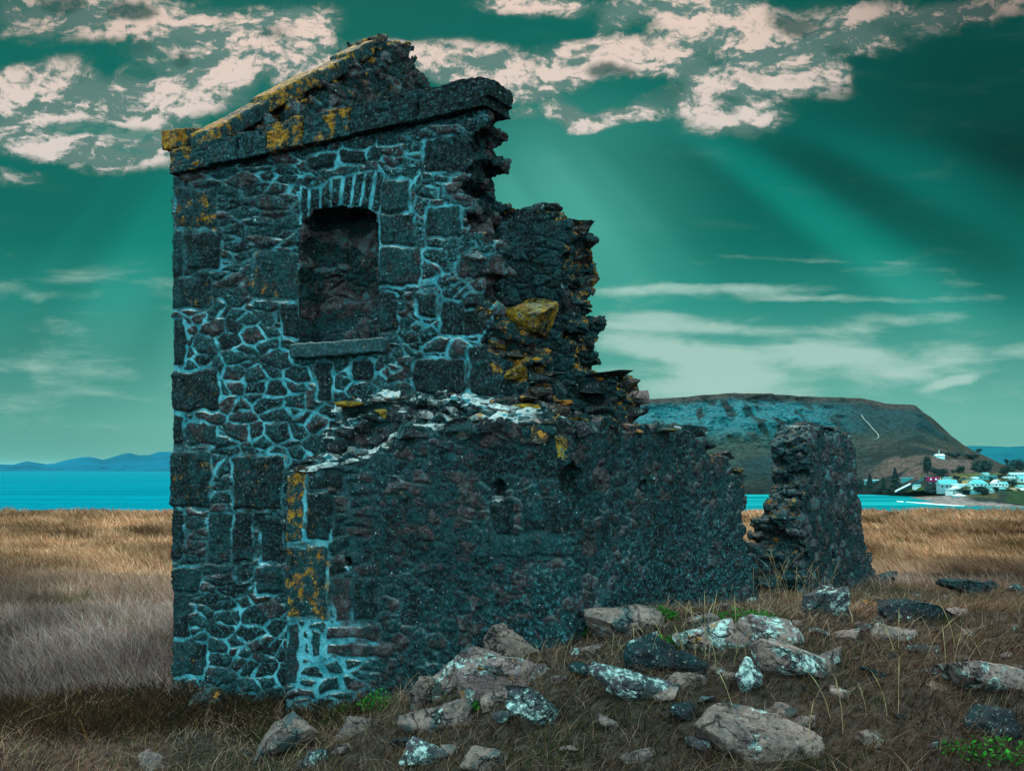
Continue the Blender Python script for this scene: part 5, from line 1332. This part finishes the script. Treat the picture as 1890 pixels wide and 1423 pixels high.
TREES = [(1586,906,18,22,'bush','dark bushy tree right behind the fragment edge'),(1605,906,20,32,'pine','pine nearest the free-standing fragment'),(1630,906,14,26,'pine','slim pine in the middle of the pine row'),(1652,906,24,42,'pine','tallest pine, at the right end of the pine row'),
 (1640,910,16,12,'bush','low bush between the two right pines by the water'),(1618,910,20,12,'bush','low bush between the two left pines by the water'),(1665,908,14,10,'bush','low bush right of the tallest pine'),
 (1733,878,34,16,'bush','wide dark tree above the red-fronted building'),(1776,872,22,14,'bush','round tree alone in the tan paddock'),(1759,873,9,8,'bush','small tree left of the round paddock tree'),
 (1812,870,44,22,'bush','big dark grove at the right side of the paddock'),(1712,874,16,34,'bush','dark hedge strip climbing the slope left of the paddock'),(1712,858,14,18,'bush','upper part of the hedge strip left of the paddock'),
 (1860,876,26,18,'bush','dark tree behind the wide teal house'),(1878,866,34,20,'bush','large dark tree on the skyline near the right edge'),(1857,856,7,11,'bush','thin dark tree standing on the sea skyline'),
 (1807,835,12,8,'bush','windswept tree on the sloping shoulder of the headland'),(1778,888,10,8,'bush','dark tree behind the orange-walled house'),(1765,884,14,8,'bush','low dark tree behind the large teal-roofed house'),
 (1816,916,28,22,'bush','dark spreading tree between the white shed and the hipped house'),(1832,890,12,12,'bush','dark tree left of the steep white gable'),(1868,896,20,14,'bush','dark tree right of the steep white gable'),(1846,882,14,8,'bush','small dark tree left of the wide teal house'),
 (1735,908,50,9,'bush','long dark hedge below the large teal-roofed house'),(1805,905,16,9,'bush','dark shrub right of the house with arched windows'),(1760,842,30,10,'bush','dark scrub right of the lone lodge'),(1790,846,28,9,'bush','dark scrub on the shoulder below the windswept tree'),
 (1838,905,12,9,'bush','dark shrub left of the lower hipped house')]
for k, (x, yb, w, h, kd, lab) in enumerate(TREES): tree(x, yb, w, h, kd, lab, 900+k, D=(940 if (x, yb) == (1816, 916) else None))
# surf lines
for (pts, w) in (([(1672,926),(1700,928.2),(1730,930.6),(1760,932.6),(1780,933.4)], 1), ([(1655,925),(1668,925.8)], 1)):
    V = []
    for i, (x, y) in enumerate(pts):
        for yy in (y+.7*math.sin(math.pi*(i+.5)/len(pts))+.15, y-.7*math.sin(math.pi*(i+.5)/len(pts))-.15):
            D = (EYE-(SEA+.15))*F/(yy-HY); V.append(((x-CX)/F*D, D, SEA+.15))
    tag(mesh_obj('surf', V, [(2*i, 2*i+2, 2*i+3, 2*i+1) for i in range(len(pts)-1)], flat_mat('foam', (.8,.9,.9,1))), 'white line of surf breaking in the bay', 'surf', kind='stuff')

# ---------------------------------------------------------------- haze
def haze():
    mb = MBx().box(-41500, 41500, -60, 61500, SEA-6, 190)
    o = mesh_obj('haze', mb.V, mb.Q, None, smooth=False)
    m = bpy.data.materials.new('haze'); m.use_nodes = True; T = NT(m.node_tree)
    v = T.n('ShaderNodeVolumePrincipled', ins={'Color': (.35,.85,.90,1), 'Density': HAZE, 'Anisotropy': 0.0})
    out = T.n('ShaderNodeOutputMaterial'); T.t.links.new(v.outputs[0], out.inputs['Volume'])
    o.data.materials.append(m); tag(o, kind='stuff'); return o
HAZE = 0.000009
USE_HAZE = True
if USE_HAZE: haze()
C.cycles.volume_bounces = 0
C.cycles.max_bounces = 5; C.cycles.diffuse_bounces = 3; C.cycles.transparent_max_bounces = 8
